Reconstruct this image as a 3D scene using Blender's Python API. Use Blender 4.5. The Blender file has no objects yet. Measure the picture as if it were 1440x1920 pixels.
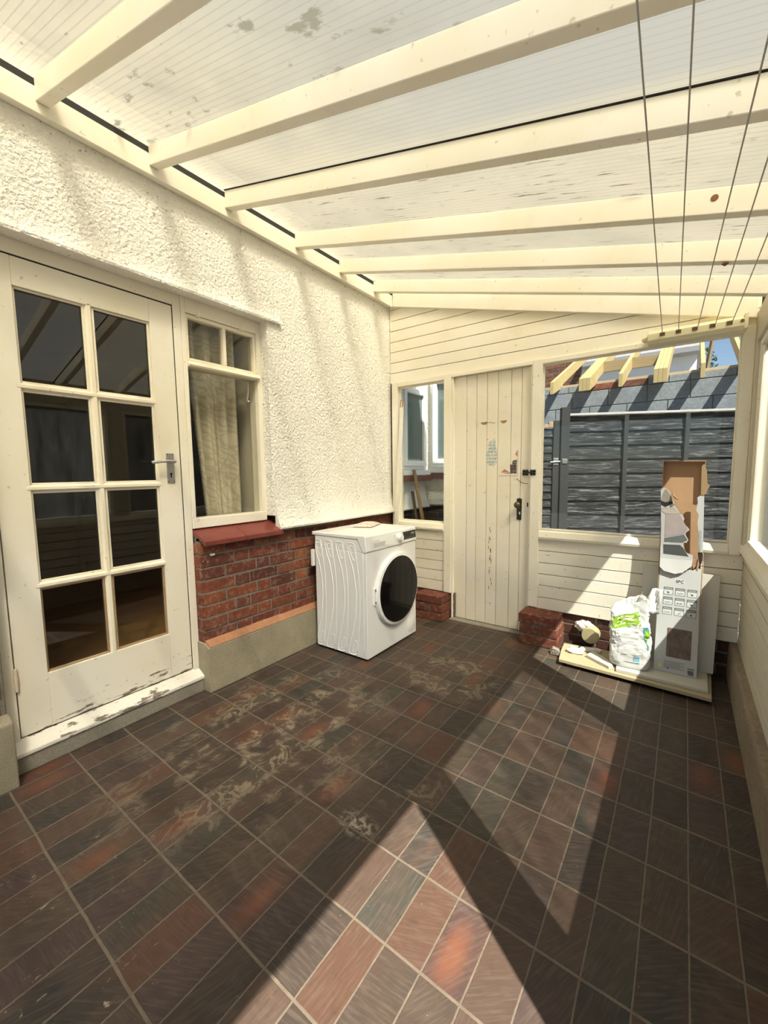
import bpy, bmesh, math, random
from mathutils import Vector, Matrix, noise
random.seed(7)
SC = bpy.context.scene
COL = SC.collection
V = Vector

# ------------------------------------------------------------------ node helpers
def newmat(name):
    m = bpy.data.materials.new(name); m.use_nodes = True
    m.node_tree.nodes.clear()
    return m, m.node_tree
def N(g, typ, ins=None, **props):
    n = g.nodes.new(typ)
    for k, v in props.items(): setattr(n, k, v)
    for k, v in (ins or {}).items():
        s = n.inputs[k]
        if isinstance(v, bpy.types.NodeSocket): g.links.new(v, s)
        else: s.default_value = v
    return n
def MA(g, op, a, b=None, c=None):
    ins = {0: a}
    if b is not None: ins[1] = b
    if c is not None: ins[2] = c
    return N(g, 'ShaderNodeMath', ins, operation=op).outputs[0]
def c4(c): return (c[0], c[1], c[2], 1.0)
def MIX(g, f, a, b, blend='MIX'):
    n = N(g, 'ShaderNodeMix', None, data_type='RGBA', blend_type=blend, clamp_factor=True)
    for i, v in ((0, f), (6, a), (7, b)):
        if isinstance(v, bpy.types.NodeSocket): g.links.new(v, n.inputs[i])
        elif i == 0: n.inputs[i].default_value = v
        else: n.inputs[i].default_value = c4(v)
    return n.outputs[2]
def RAMP(g, f, stops, interp='LINEAR'):
    n = N(g, 'ShaderNodeValToRGB', {0: f}); cr = n.color_ramp; cr.interpolation = interp
    while len(cr.elements) < len(stops): cr.elements.new(0.5)
    for e, (p, c) in zip(cr.elements, stops):
        e.position = p; e.color = c4(c) if not isinstance(c, (int, float)) else (c, c, c, 1)
    return n.outputs[0]
def OBJ(g): return N(g, 'ShaderNodeTexCoord').outputs['Object']
def MAP(g, vec, scale=(1, 1, 1), loc=(0, 0, 0), rot=(0, 0, 0)):
    return N(g, 'ShaderNodeMapping', {'Vector': vec, 'Scale': scale, 'Location': loc, 'Rotation': rot}).outputs[0]
def NOISE(g, vec, scale, detail=4, rough=0.55, dist=0.0):
    return N(g, 'ShaderNodeTexNoise', {'Vector': vec, 'Scale': scale, 'Detail': detail, 'Roughness': rough, 'Distortion': dist}).outputs[0]
def STEP(g, f, lo, hi):
    n = N(g, 'ShaderNodeMapRange', {0: f, 1: lo, 2: hi, 3: 0.0, 4: 1.0}, clamp=True)
    return n.outputs[0]
def PRINC(g, col, rough=0.5, metal=0.0, normal=None, spec=0.5, **kw):
    ins = {'Base Color': col if isinstance(col, bpy.types.NodeSocket) else c4(col), 'Roughness': rough, 'Metallic': metal, 'Specular IOR Level': spec}
    if normal is not None: ins['Normal'] = normal
    ins.update(kw)
    return N(g, 'ShaderNodeBsdfPrincipled', ins).outputs[0]
def OUT(g, sh): N(g, 'ShaderNodeOutputMaterial', {'Surface': sh})
def BUMP(g, h, strength=0.5, dist=0.002):
    return N(g, 'ShaderNodeBump', {'Height': h, 'Strength': strength, 'Distance': dist}).outputs[0]
def RPI(g): return N(g, 'ShaderNodeNewGeometry').outputs['Random Per Island']

def plain(name, col, rough=0.5, metal=0.0, var=0.06, scale=30, bump=0.0, spec=0.5):
    m, g = newmat(name); v = OBJ(g)
    n = NOISE(g, v, scale)
    c = MIX(g, n, [x * (1 - var) for x in col], [min(1, x * (1 + var)) for x in col])
    OUT(g, PRINC(g, c, rough, metal, BUMP(g, n, bump, 0.002) if bump else None, spec)); return m

def paint(name, col, rough=0.45, dirt=0.25, chips=0.0, dirtcol=(0.23, 0.17, 0.10), grain=(1, 1, 1), flake_z=None, seed=0.0, spec=0.4):
    """old gloss paint on timber: slight yellowing, grime specks, chips down to grey wood"""
    m, g = newmat(name); v = MAP(g, OBJ(g), loc=(seed, seed * 1.7, seed * 0.6))
    big = NOISE(g, v, 2.5, 3)
    c = MIX(g, STEP(g, big, .3, .75), col, (col[0] * .95, col[1] * .91, col[2] * .80))
    r = RPI(g)
    c = MIX(g, MA(g, 'MULTIPLY', r, .10), c, (col[0] * .75, col[1] * .70, col[2] * .58))
    gr = NOISE(g, MAP(g, v, scale=grain), 45, 5, .6)
    spots = STEP(g, NOISE(g, v, 38, 2, .5), .70, .76)
    c = MIX(g, MA(g, 'MULTIPLY', spots, dirt * 1.6), c, dirtcol)
    sm = STEP(g, NOISE(g, v, 7, 6, .65, .6), .58, .80)
    c = MIX(g, MA(g, 'MULTIPLY', sm, dirt * .6), c, (dirtcol[0] * 1.7, dirtcol[1] * 1.7, dirtcol[2] * 1.7))
    h = gr
    if chips:
        ch = STEP(g, NOISE(g, MAP(g, v, scale=grain), 22, 6, .7), .72 - chips * .25, .735 - chips * .25)
        c = MIX(g, ch, c, (.20, .15, .10)); h = MA(g, 'SUBTRACT', gr, ch)
    if flake_z:                    # paint worn off near the ground, down to weathered wood
        z = N(g, 'ShaderNodeSeparateXYZ', {0: OBJ(g)}).outputs[2]
        nn = NOISE(g, MAP(g, OBJ(g), scale=(1, .7, 4.5)), 11, 8, .68)
        w = MA(g, 'MULTIPLY', STEP(g, z, flake_z[1], flake_z[0]), .22)
        ch = STEP(g, MA(g, 'ADD', nn, w), .70, .72)
        gw = MIX(g, NOISE(g, MAP(g, OBJ(g), scale=(1, 1, 9)), 40, 4), (.10, .09, .07), (.27, .22, .16))
        c = MIX(g, ch, c, gw); h = MA(g, 'SUBTRACT', h, MA(g, 'MULTIPLY', ch, 2.0))
    OUT(g, PRINC(g, c, rough, 0, BUMP(g, h, .25, .0015), spec)); return m

def wood(name, a, b, rough=0.6, axis=0, scale=6, wave=18):
    m, g = newmat(name)
    s = [14, 14, 14]; s[axis] = 1.2
    v = MAP(g, OBJ(g), scale=s)
    r = N(g, 'ShaderNodeVectorMath', {0: v, 1: N(g, 'ShaderNodeCombineXYZ', {0: MA(g, 'MULTIPLY', RPI(g), 31.0)}).outputs[0]}, operation='ADD').outputs[0]
    n = NOISE(g, r, scale, 6, .65, .8)
    c = RAMP(g, n, [(.25, a), (.5, [(x + y) / 2 for x, y in zip(a, b)]), (.75, b)])
    c = MIX(g, MA(g, 'MULTIPLY', RPI(g), .35), c, [x * .6 for x in a])
    OUT(g, PRINC(g, c, rough, 0, BUMP(g, n, .25, .002), .3)); return m

def glass(name, tint=(1, 1, 1), haze=0.0, hazecol=(.7, .7, .66), base=0.04, gain=1.0, mapvar=False, rough=0.0, trans_tint=None):
    m, g = newmat(name)
    fc = N(g, 'ShaderNodeLayerWeight', {'Blend': .5}).outputs['Facing']
    fr = MA(g, 'ADD', .042, MA(g, 'MULTIPLY', MA(g, 'POWER', fc, 5.0), .95))
    fac = MA(g, 'MINIMUM', MA(g, 'MULTIPLY', fr, gain), 1.0)
    tr = N(g, 'ShaderNodeBsdfTransparent', {'Color': c4(tint)}).outputs[0]
    gl = N(g, 'ShaderNodeBsdfGlossy', {'Color': (1, 1, 1, 1), 'Roughness': rough}).outputs[0]
    if haze:
        tl = N(g, 'ShaderNodeBsdfTranslucent', {'Color': c4(hazecol)}).outputs[0]
        df = N(g, 'ShaderNodeBsdfDiffuse', {'Color': c4(hazecol)}).outputs[0]
        mm = N(g, 'ShaderNodeMixShader', {0: .4, 1: tl, 2: df}).outputs[0]
        f = haze
        if mapvar:
            f = MA(g, 'MULTIPLY', STEP(g, NOISE(g, MAP(g, OBJ(g), scale=(1, 2.2, .5)), 5, 5, .6), .25, .75), haze * 1.6)
        tr = N(g, 'ShaderNodeMixShader', {0: f, 1: tr, 2: mm}).outputs[0]
    OUT(g, N(g, 'ShaderNodeMixShader', {0: fac, 1: tr, 2: gl}).outputs[0]); return m

# ------------------------------------------------------------------ mesh helpers
class MB:
    def __init__(s): s.b = bmesh.new()
    def face(s, pts, mi=0):
        f = s.b.faces.new([s.b.verts.new(p) for p in pts]); f.material_index = mi; return f
    def box(s, x0, x1, y0, y1, z0, z1, mi=0, M=None):
        P = [V((x, y, z)) for x in (x0, x1) for y in (y0, y1) for z in (z0, z1)]
        if M is not None: P = [M @ p for p in P]
        v = [s.b.verts.new(p) for p in P]
        for q in ((0, 1, 3, 2), (4, 6, 7, 5), (0, 4, 5, 1), (2, 3, 7, 6), (0, 2, 6, 4), (1, 5, 7, 3)):
            f = s.b.faces.new([v[i] for i in q]); f.material_index = mi
        return s
    def prism(s, poly, axis, a0, a1, mi=0, M=None):
        """poly: 2D points in the plane normal to axis (x:(y,z) y:(x,z) z:(x,y))"""
        def P(u, w, a):
            p = {'x': (a, u, w), 'y': (u, a, w), 'z': (u, w, a)}[axis]
            return M @ V(p) if M is not None else V(p)
        A = [s.b.verts.new(P(u, w, a0)) for u, w in poly]; B = [s.b.verts.new(P(u, w, a1)) for u, w in poly]
        n = len(poly)
        fs = [s.b.faces.new(A[::-1]), s.b.faces.new(B)]
        for i in range(n): fs.append(s.b.faces.new([A[i], A[(i + 1) % n], B[(i + 1) % n], B[i]]))
        for f in fs: f.material_index = mi
        bmesh.ops.recalc_face_normals(s.b, faces=fs)
        return s
    def loft(s, rings, closed=True, caps=True, mi=0):
        R = [[s.b.verts.new(p) for p in r] for r in rings]; fs = []
        for a, b in zip(R, R[1:]):
            n = len(a)
            for i in range(n if closed else n - 1):
                fs.append(s.b.faces.new([a[i], a[(i + 1) % n], b[(i + 1) % n], b[i]]))
        if caps and closed: fs += [s.b.faces.new(R[0][::-1]), s.b.faces.new(R[-1])]
        for f in fs: f.material_index = mi
        bmesh.ops.recalc_face_normals(s.b, faces=fs)
        return s
    def tube(s, pts, r, n=8, closed=False, mi=0):
        pts = [V(p) for p in pts]; rings = []; L = len(pts); up = None
        for i, p in enumerate(pts):
            a = pts[(i - 1) % L] if (closed or i) else p; c = pts[(i + 1) % L] if (closed or i < L - 1) else p
            t = (c - a).normalized()
            if up is None: up = V((0, 0, 1)) if abs(t.z) < .9 else V((0, 1, 0))
            u = (up - t * up.dot(t)).normalized(); w = t.cross(u); up = u
            rr = r[i] if isinstance(r, (list, tuple)) else r
            rings.append([p + (u * math.cos(k * 2 * math.pi / n) + w * math.sin(k * 2 * math.pi / n)) * rr for k in range(n)])
        if closed: rings.append(rings[0])
        if closed:
            R = [[s.b.verts.new(q) for q in r_] for r_ in rings[:-1]]; R.append(R[0]); fs = []
            for a, b in zip(R, R[1:]):
                for i in range(n): fs.append(s.b.faces.new([a[i], a[(i + 1) % n], b[(i + 1) % n], b[i]]))
            bmesh.ops.recalc_face_normals(s.b, faces=fs)
            for f in fs: f.material_index = mi
            return s
        return s.loft(rings, mi=mi)
    def lathe(s, prof, c, axis='z', n=32, mi=0):
        """prof: list of (radius, height along axis)"""
        c = V(c); A = {'x': (V((0, 1, 0)), V((0, 0, 1)), V((1, 0, 0))), 'y': (V((0, 0, 1)), V((1, 0, 0)), V((0, 1, 0))), 'z': (V((1, 0, 0)), V((0, 1, 0)), V((0, 0, 1)))}[axis]
        rings = [[c + A[2] * h + (A[0] * math.cos(2 * math.pi * k / n) + A[1] * math.sin(2 * math.pi * k / n)) * max(r, 1e-4) for k in range(n)] for r, h in prof]
        return s.loft(rings, mi=mi)
    def build(s, name, mat, parent=None, bevel=0.0, seg=2, smooth=False, sub=0):
        me = bpy.data.meshes.new(name); s.b.normal_update(); s.b.to_mesh(me); s.b.free()
        for m in (mat if isinstance(mat, (list, tuple)) else [mat]): me.materials.append(m)
        o = bpy.data.objects.new(name, me); COL.objects.link(o)
        if smooth:
            for p in me.polygons: p.use_smooth = True
        if parent is not None: adopt(o, parent)
        if bevel:
            b = o.modifiers.new('bevel', 'BEVEL'); b.width = bevel; b.segments = seg; b.limit_method = 'ANGLE'; b.angle_limit = .6
            if smooth: b.harden_normals = False
        if sub:
            q = o.modifiers.new('sub', 'SUBSURF'); q.levels = sub; q.render_levels = sub
        return o
def world_loc(o):
    l = V(o.location)
    return l if o.parent is None else l + o.matrix_parent_inverse.translation + world_loc(o.parent)
def adopt(o, parent):
    o.parent = parent; o.matrix_parent_inverse = Matrix.Translation(-world_loc(parent))
def thing(name, label, cat, loc=(0, 0, 0), group=None):
    o = bpy.data.objects.new(name, None); COL.objects.link(o); o.location = loc; o.empty_display_size = .05
    return tag(o, label, cat, group)
def tag(o, label, cat, group=None):
    o['label'] = label; o['category'] = cat
    if group: o['group'] = group
    return o
def struct(o, label=None):
    o['kind'] = 'structure'
    if label: o['label'] = label
    return o
def sroot(name, label=None, loc=(0, 0, 0)):
    o = bpy.data.objects.new(name, None); COL.objects.link(o); o.location = loc; o.empty_display_size = .05
    return struct(o, label)
def B(name, mat, parent, *boxes, bevel=.002):
    m = MB()
    for b in boxes: m.box(*b)
    return m.build(name, mat, parent, bevel)
def clip(poly, a, b, c):
    """keep a*u+b*w<=c"""
    out = []; n = len(poly)
    for i in range(n):
        p, q = poly[i], poly[(i + 1) % n]
        fp, fq = a * p[0] + b * p[1] - c, a * q[0] + b * q[1] - c
        if fp <= 0: out.append(p)
        if fp * fq < 0:
            t = fp / (fp - fq); out.append((p[0] + t * (q[0] - p[0]), p[1] + t * (q[1] - p[1])))
    return out
def text_mesh(name, s, size, M, mat, parent, ext=.0004):
    cu = bpy.data.curves.new(name, 'FONT'); cu.body = s; cu.size = size; cu.extrude = ext; cu.align_x = 'CENTER'; cu.align_y = 'CENTER'; cu.resolution_u = 3
    t = bpy.data.objects.new(name + '_tmp', cu); COL.objects.link(t)
    bpy.context.view_layer.update()
    me = bpy.data.meshes.new_from_object(t.evaluated_get(bpy.context.evaluated_depsgraph_get()))
    bpy.data.objects.remove(t); me.transform(M); me.materials.clear(); me.materials.append(mat); me.name = name
    o = bpy.data.objects.new(name, me); COL.objects.link(o)
    if parent is not None: adopt(o, parent)
    return o

# ------------------------------------------------------------------ materials
CREAM = (.83, .77, .62)
M_door = paint('cream_gloss', (.84, .805, .70), .38, .22, 0, flake_z=(.10, .30))
M_frame = paint('cream_frame', (.85, .815, .71), .4, .35, .10)
M_board = paint('cream_boards', (.88, .845, .745), .42, .30, .04, grain=(.15, 1, 1), seed=3)
M_plank = paint('cream_planks', (.83, .785, .685), .45, .45, .10, grain=(1, 1, .15), seed=5)
M_rafter = paint('cream_rafters', (.85, .815, .71), .45, .25, .03, grain=(.12, 1, 1), seed=8)
M_sash = paint('white_sash', (.86, .81, .68), .35, .25, .08, seed=2)
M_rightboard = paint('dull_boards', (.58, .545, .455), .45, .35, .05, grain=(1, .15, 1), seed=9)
M_raw = wood('bare_wood', (.30, .20, .11), (.48, .34, .20), .7, axis=1)
M_dark = plain('dark_gap', (.02, .018, .015), .9)
M_chrome = plain('satin_metal', (.62, .60, .58), .35, .9, .1)
M_blackiron = plain('black_iron', (.018, .017, .016), .45, .3, .2)
M_brass = plain('tarnished_brass', (.16, .12, .06), .4, .7, .3)
M_rust = plain('rust', (.22, .10, .05), .9, 0, .4)
M_white = plain('white_enamel', (.80, .80, .775), .28, 0, .01, spec=.5)
M_whiteplastic = plain('white_plastic', (.78, .78, .76), .4, 0, .01)
M_grey = plain('grey_plastic', (.45, .44, .42), .5, 0, .05)
M_black = plain('gloss_black', (.012, .012, .012), .12, 0, .1)
M_blackglass = plain('door_black_glass', (.006, .006, .006), .05, 0, .1, spec=.3)

def m_render():
    m, g = newmat('roughcast_render'); v = OBJ(g)
    n1 = NOISE(g, v, 62, 3, .55); n2 = NOISE(g, v, 150, 2, .5); vo = N(g, 'ShaderNodeTexVoronoi', {'Vector': v, 'Scale': 75.0}).outputs[0]
    h = MA(g, 'ADD', MA(g, 'MULTIPLY', STEP(g, n1, .33, .68), 1.0), MA(g, 'ADD', MA(g, 'MULTIPLY', n2, .25), MA(g, 'MULTIPLY', vo, -.35)))
    big = NOISE(g, v, 1.6, 4)
    c = MIX(g, big, (.88, .855, .765), (.915, .89, .805))
    pit_shade = STEP(g, NOISE(g, v, 52, 2, .5), .325, .27)  # shade inside the roughcast pits, painted into the colour
    c = MIX(g, MA(g, 'MULTIPLY', pit_shade, .8), c, (.34, .31, .25))
    st = STEP(g, NOISE(g, MAP(g, v, scale=(1, 5, .6)), 1.5, 4, .6), .60, .80)
    c = MIX(g, MA(g, 'MULTIPLY', st, .18), c, (.46, .44, .38))
    OUT(g, PRINC(g, c, .8, 0, BUMP(g, h, .95, .0065), .2)); return m
M_render = m_render()
def m_concrete(name, a, b, sc=160):
    m, g = newmat(name); v = OBJ(g)
    n = NOISE(g, v, sc, 3, .6); big = NOISE(g, v, 5, 5, .6)
    c = MIX(g, STEP(g, n, .3, .7), a, b); c = MIX(g, MA(g, 'MULTIPLY', STEP(g, big, .35, .7), .45), c, [x * .62 for x in a])
    OUT(g, PRINC(g, c, .9, 0, BUMP(g, n, .5, .003), .2)); return m
M_plinth = m_concrete('plinth_concrete', (.27, .232, .155), (.42, .37, .265))
M_step = m_concrete('step_concrete', (.24, .215, .165), (.33, .30, .24), 90)
M_kerb = m_concrete('kerb_render', (.21, .165, .115), (.32, .26, .19), 60)
M_fillet = m_concrete('red_mortar', (.38, .18, .095), (.46, .245, .14), 60)
M_mortar = m_concrete('brick_mortar', (.16, .14, .105), (.26, .23, .18), 120)
M_block = m_concrete('grey_block', (.205, .226, .238), (.32, .342, .352), 45)
M_patio = m_concrete('patio', (.33, .315, .285), (.41, .39, .36), 30)
def m_brick(name='old_brick', dark=1.0):
    m, g = newmat(name); v = OBJ(g); r = RPI(g)
    c = RAMP(g, r, [(0, (.085, .028, .020)), (.25, (.165, .046, .028)), (.5, (.215, .066, .030)), (.7, (.115, .040, .030)), (.85, (.26, .088, .036)), (1, (.155, .062, .042))])
    n = NOISE(g, v, 30, 6, .7)
    c = MIX(g, MA(g, 'MULTIPLY', STEP(g, n, .50, .75), .55), c, (.42, .30, .22))
    c = MIX(g, MA(g, 'MULTIPLY', STEP(g, n, .48, .28), .6), c, (.085, .035, .025))
    sp = STEP(g, NOISE(g, v, 55, 2), .73, .75); c = MIX(g, sp, c, (.6, .54, .45))
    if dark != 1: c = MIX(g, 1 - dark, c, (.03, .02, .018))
    OUT(g, PRINC(g, c, .85, 0, BUMP(g, NOISE(g, v, 120, 4), .6, .003), .25)); return m
M_brick = m_brick()
M_brickdark = m_brick('dark_brick', .35)  # same brick mixed strongly towards near-black

def m_floor():
    m, g = newmat('quarry_tiles'); P = OBJ(g)
    x, y, z = N(g, 'ShaderNodeSeparateXYZ', {0: P}).outputs
    TW, TL = .1108, .2265
    u = MA(g, 'DIVIDE', MA(g, 'ADD', x, .265), TW)
    yy = MA(g, 'ADD', y, MA(g, 'MULTIPLY', MA(g, 'ADD', x, 1.2), .012))
    v = MA(g, 'DIVIDE', MA(g, 'SUBTRACT', yy, 1.040), TL)
    # hand-laid wobble
    wob = N(g, 'ShaderNodeTexNoise', {'Vector': P, 'Scale': 5.0, 'Detail': 2.0}).outputs[0]
    u = MA(g, 'ADD', u, MA(g, 'MULTIPLY', MA(g, 'SUBTRACT', wob, .5), .05)); v = MA(g, 'ADD', v, MA(g, 'MULTIPLY', MA(g, 'SUBTRACT', wob, .5), .035))
    iu, iv = MA(g, 'FLOOR', u), MA(g, 'FLOOR', v); fu, fv = MA(g, 'FRACT', u), MA(g, 'FRACT', v)
    cell = N(g, 'ShaderNodeCombineXYZ', {0: iu, 1: iv, 2: 3.7}).outputs[0]
    wn = N(g, 'ShaderNodeTexWhiteNoise', {'Vector': cell}, noise_dimensions='3D'); r = wn.outputs['Value']
    r2, r3, r4 = N(g, 'ShaderNodeSeparateColor', {0: wn.outputs['Color']}).outputs
    du = MA(g, 'MULTIPLY', MA(g, 'MINIMUM', fu, MA(g, 'SUBTRACT', 1.0, fu)), TW)
    dv = MA(g, 'MULTIPLY', MA(g, 'MINIMUM', fv, MA(g, 'SUBTRACT', 1.0, fv)), TL)
    edge = NOISE(g, P, 130, 2)
    jit = MA(g, 'MULTIPLY', MA(g, 'SUBTRACT', edge, .5), .0022)
    gu = STEP(g, MA(g, 'ADD', du, jit), .0030, .0020); gv = STEP(g, MA(g, 'ADD', dv, jit), .0044, .0034)
    grout = MA(g, 'MAXIMUM', gu, gv)
    # tile colour
    c = RAMP(g, r, [(0, (.072, .058, .050)), (.14, (.105, .082, .066)), (.26, (.098, .072, .070)), (.38, (.078, .080, .068)), (.50, (.122, .086, .068)), (.60, (.094, .076, .062)), (.70, (.150, .085, .060)), (.78, (.060, .062, .058)), (.86, (.115, .095, .076)), (.94, (.105, .068, .066))], 'CONSTANT')
    # tile-wide cloudy shift
    lc = NOISE(g, N(g, 'ShaderNodeVectorMath', {0: MAP(g, P, scale=(1.2, .5, 1)), 1: MAP(g, cell, scale=(3.1, 5.3, 1))}, operation='ADD').outputs[0], 9, 4, .6)
    c = MIX(g, MA(g, 'MULTIPLY', STEP(g, lc, .38, .72), .7), c, MIX(g, r2, (.105, .082, .066), (.160, .088, .064)))
    # orange burnt centres on some tiles
    pu = MA(g, 'SUBTRACT', fu, MA(g, 'ADD', .35, MA(g, 'MULTIPLY', r3, .3))); pv = MA(g, 'MULTIPLY', MA(g, 'SUBTRACT', fv, MA(g, 'ADD', .35, MA(g, 'MULTIPLY', r4, .3))), .95)
    dd = MA(g, 'SQRT', MA(g, 'ADD', MA(g, 'MULTIPLY', pu, pu), MA(g, 'MULTIPLY', pv, pv)))
    dd = MA(g, 'ADD', dd, MA(g, 'MULTIPLY', MA(g, 'SUBTRACT', lc, .5), .5))
    org = MA(g, 'MULTIPLY', STEP(g, dd, .46, .12), STEP(g, r2, .84, .93))
    c = MIX(g, MA(g, 'MULTIPLY', org, .75), c, MIX(g, r4, (.31, .122, .065), (.22, .092, .056)))
    dk = MA(g, 'MULTIPLY', STEP(g, NOISE(g, P, 22, 5, .65), .5, .75), .35); c = MIX(g, dk, c, (.045, .035, .030))
    # drag marks, at an angle across each tile
    ang = MA(g, 'MULTIPLY', r3, 1.6)
    rot = N(g, 'ShaderNodeVectorRotate', {'Vector': P, 'Angle': ang}, rotation_type='Z_AXIS').outputs[0]
    st = NOISE(g, MAP(g, rot, scale=(42, 3.2, 1)), 3.5, 3, .6)
    c = MIX(g, MA(g, 'MULTIPLY', STEP(g, st, .48, .74), .42), c, (.24, .195, .165))
    # swept chalky arcs towards the middle of the room
    wv = N(g, 'ShaderNodeTexWave', {'Vector': MAP(g, P, scale=(1, 1, 1), loc=(.9, -1.3, 0)), 'Scale': 5.0, 'Distortion': 9.0, 'Detail': 3.0, 'Detail Scale': .9}, wave_type='RINGS').outputs[1]
    reg = STEP(g, NOISE(g, P, 2.3, 2), .45, .62)
    c = MIX(g, MA(g, 'MULTIPLY', MA(g, 'MULTIPLY', STEP(g, wv, .75, 1.0), reg), .12), c, (.30, .26, .22))
    # dried plaster smears by the door and the washing machine
    def near(cx, cy, sx, sy, lo=1.0, hi=.35):
        a = MA(g, 'DIVIDE', MA(g, 'SUBTRACT', x, cx), sx); b = MA(g, 'DIVIDE', MA(g, 'SUBTRACT', y, cy), sy)
        return STEP(g, MA(g, 'SQRT', MA(g, 'ADD', MA(g, 'MULTIPLY', a, a), MA(g, 'MULTIPLY', b, b))), lo, hi)
    reg2 = MA(g, 'MAXIMUM', near(-1.60, 1.25, .62, .85), MA(g, 'MAXIMUM', near(-1.15, 2.25, .45, .35), MA(g, 'MULTIPLY', near(-.85, 1.33, .16, .18), .8)))
    s1 = NOISE(g, MAP(g, P, scale=(1, .8, 1)), 8.5, 5, .62, 1.4)
    rid = MA(g, 'SUBTRACT', 1.0, MA(g, 'MULTIPLY', MA(g, 'ABSOLUTE', MA(g, 'SUBTRACT', s1, .5)), 16.0))
    s2 = STEP(g, NOISE(g, P, 6.0, 4), .47, .58)
    sm = MA(g, 'MULTIPLY', MA(g, 'MULTIPLY', STEP(g, rid, .0, .8), s2), reg2)
    halo = MA(g, 'MULTIPLY', MA(g, 'MULTIPLY', s2, reg2), .40)
    c = MIX(g, halo, c, (.20, .165, .115)); c = MIX(g, MA(g, 'MULTIPLY', sm, .60), c, (.62, .53, .40))
    # one thick scrape by the shadow's corner
    sc = MA(g, 'MULTIPLY', near(-.90, 1.06, .10, .06), STEP(g, NOISE(g, P, 45, 4), .45, .6)); c = MIX(g, sc, c, (.62, .55, .46))
    # paint splats at the near left
    reg3 = MA(g, 'MAXIMUM', near(-1.55, .42, .36, .36), near(-1.2, .25, .4, .3))
    sp = MA(g, 'MULTIPLY', STEP(g, NOISE(g, MAP(g, P, scale=(1.7, 1, 1)), 20, 6, .7, .6), .635, .66), reg3); c = MIX(g, sp, c, (.50, .45, .34))
    fl = STEP(g, N(g, 'ShaderNodeTexVoronoi', {'Vector': P, 'Scale': 26.0}).outputs[0], .045, .03); c = MIX(g, MA(g, 'MULTIPLY', fl, .8), c, (.5, .45, .37))
    gc = MIX(g, NOISE(g, P, 26, 4), (.155, .125, .095), (.34, .295, .235))
    c = MIX(g, grout, c, gc)
    h = MA(g, 'SUBTRACT', MA(g, 'ADD', MA(g, 'MULTIPLY', st, .22), MA(g, 'MULTIPLY', lc, .3)), grout)
    rough = MA(g, 'ADD', .46, MA(g, 'MULTIPLY', NOISE(g, P, 14, 3), .25))
    c = MIX(g, 1.0, c, (.60, .555, .50), 'MULTIPLY')
    OUT(g, PRINC(g, c, rough, 0, BUMP(g, h, .55, .0035), .30)); return m
M_floor = m_floor()

def m_poly():
    m, g = newmat('twinwall_polycarbonate'); P = OBJ(g)
    x, y, z = N(g, 'ShaderNodeSeparateXYZ', {0: P}).outputs
    fl = MA(g, 'PINGPONG', MA(g, 'DIVIDE', y, .0115), 1.0); rib = STEP(g, fl, .78, .95)
    n = NOISE(g, P, 1.3, 3)
    # yellowed by age towards the house, clearer and greyer where it was replaced
    age = MA(g, 'MULTIPLY', STEP(g, MA(g, 'ADD', x, MA(g, 'MULTIPLY', MA(g, 'SUBTRACT', n, .5), 1.0)), -1.5, -.6), STEP(g, y, 1.50, 1.42))
    c = MIX(g, age, (.365, .322, .220), (.275, .262, .212))
    c = MIX(g, MA(g, 'MULTIPLY', rib, .60), c, (.22, .20, .15))
    dirt = STEP(g, NOISE(g, MAP(g, P, scale=(.6, 1.0, 1)), 3.2, 5, .6), .45, .8); c = MIX(g, MA(g, 'MULTIPLY', dirt, .55), c, (.20, .18, .13))
    mould = MA(g, 'MULTIPLY', STEP(g, NOISE(g, MAP(g, P, scale=(2.2, 26, 1)), 2.6, 5, .68), .60, .68), STEP(g, y, 1.5, 1.6))
    c = MIX(g, MA(g, 'MULTIPLY', mould, .9), c, (.06, .045, .03))
    bl = MA(g, 'MULTIPLY', STEP(g, NOISE(g, MAP(g, P, scale=(.8, 1.6, 1)), 9, 4), .61, .67), STEP(g, y, 1.2, 1.05)); c = MIX(g, MA(g, 'MULTIPLY', bl, .8), c, (.16, .15, .11))
    tl = N(g, 'ShaderNodeBsdfTranslucent', {'Color': c}).outputs[0]
    df = N(g, 'ShaderNodeBsdfDiffuse', {'Color': c}).outputs[0]
    tr = N(g, 'ShaderNodeBsdfTransparent', {'Color': (.96, .91, .78, 1)}).outputs[0]
    a = N(g, 'ShaderNodeMixShader', {0: .28, 1: tl, 2: df}).outputs[0]
    stain = MA(g, 'MAXIMUM', mould, bl)
    # the fluted sheet scatters most of the sun forwards, in a wide soft lobe
    rc = MIX(g, stain, MIX(g, age, (.95, .895, .755), (.90, .88, .82)), (.10, .09, .07))
    r1 = N(g, 'ShaderNodeBsdfRefraction', {'Color': rc, 'Roughness': .72, 'IOR': 1.30}).outputs[0]
    r2 = N(g, 'ShaderNodeBsdfRefraction', {'Color': rc, 'Roughness': .72, 'IOR': .77}).outputs[0]
    rr = N(g, 'ShaderNodeMixShader', {0: .4, 1: r1, 2: r2}).outputs[0]
    s1 = N(g, 'ShaderNodeMixShader', {0: .245, 1: a, 2: rr}).outputs[0]
    f = MA(g, 'SUBTRACT', .055, MA(g, 'MULTIPLY', stain, .045))
    OUT(g, N(g, 'ShaderNodeMixShader', {0: f, 1: s1, 2: tr}).outputs[0]); return m
M_poly = m_poly()
M_polytop = glass('polycarbonate_skin', (.98, .98, .97), gain=.6)

M_glass = glass('window_glass', (.90, .92, .91), haze=.006, gain=.45)
M_doorglass = glass('door_glass', (.88, .88, .85), gain=1.1)
M_dustyglass = glass('dusty_glass', (.88, .90, .88), haze=.06, hazecol=(.5, .5, .48), mapvar=True)
M_filmglass = glass('filmed_glass', (.80, .80, .78), haze=.34, hazecol=(.50, .52, .50), mapvar=True)

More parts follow.
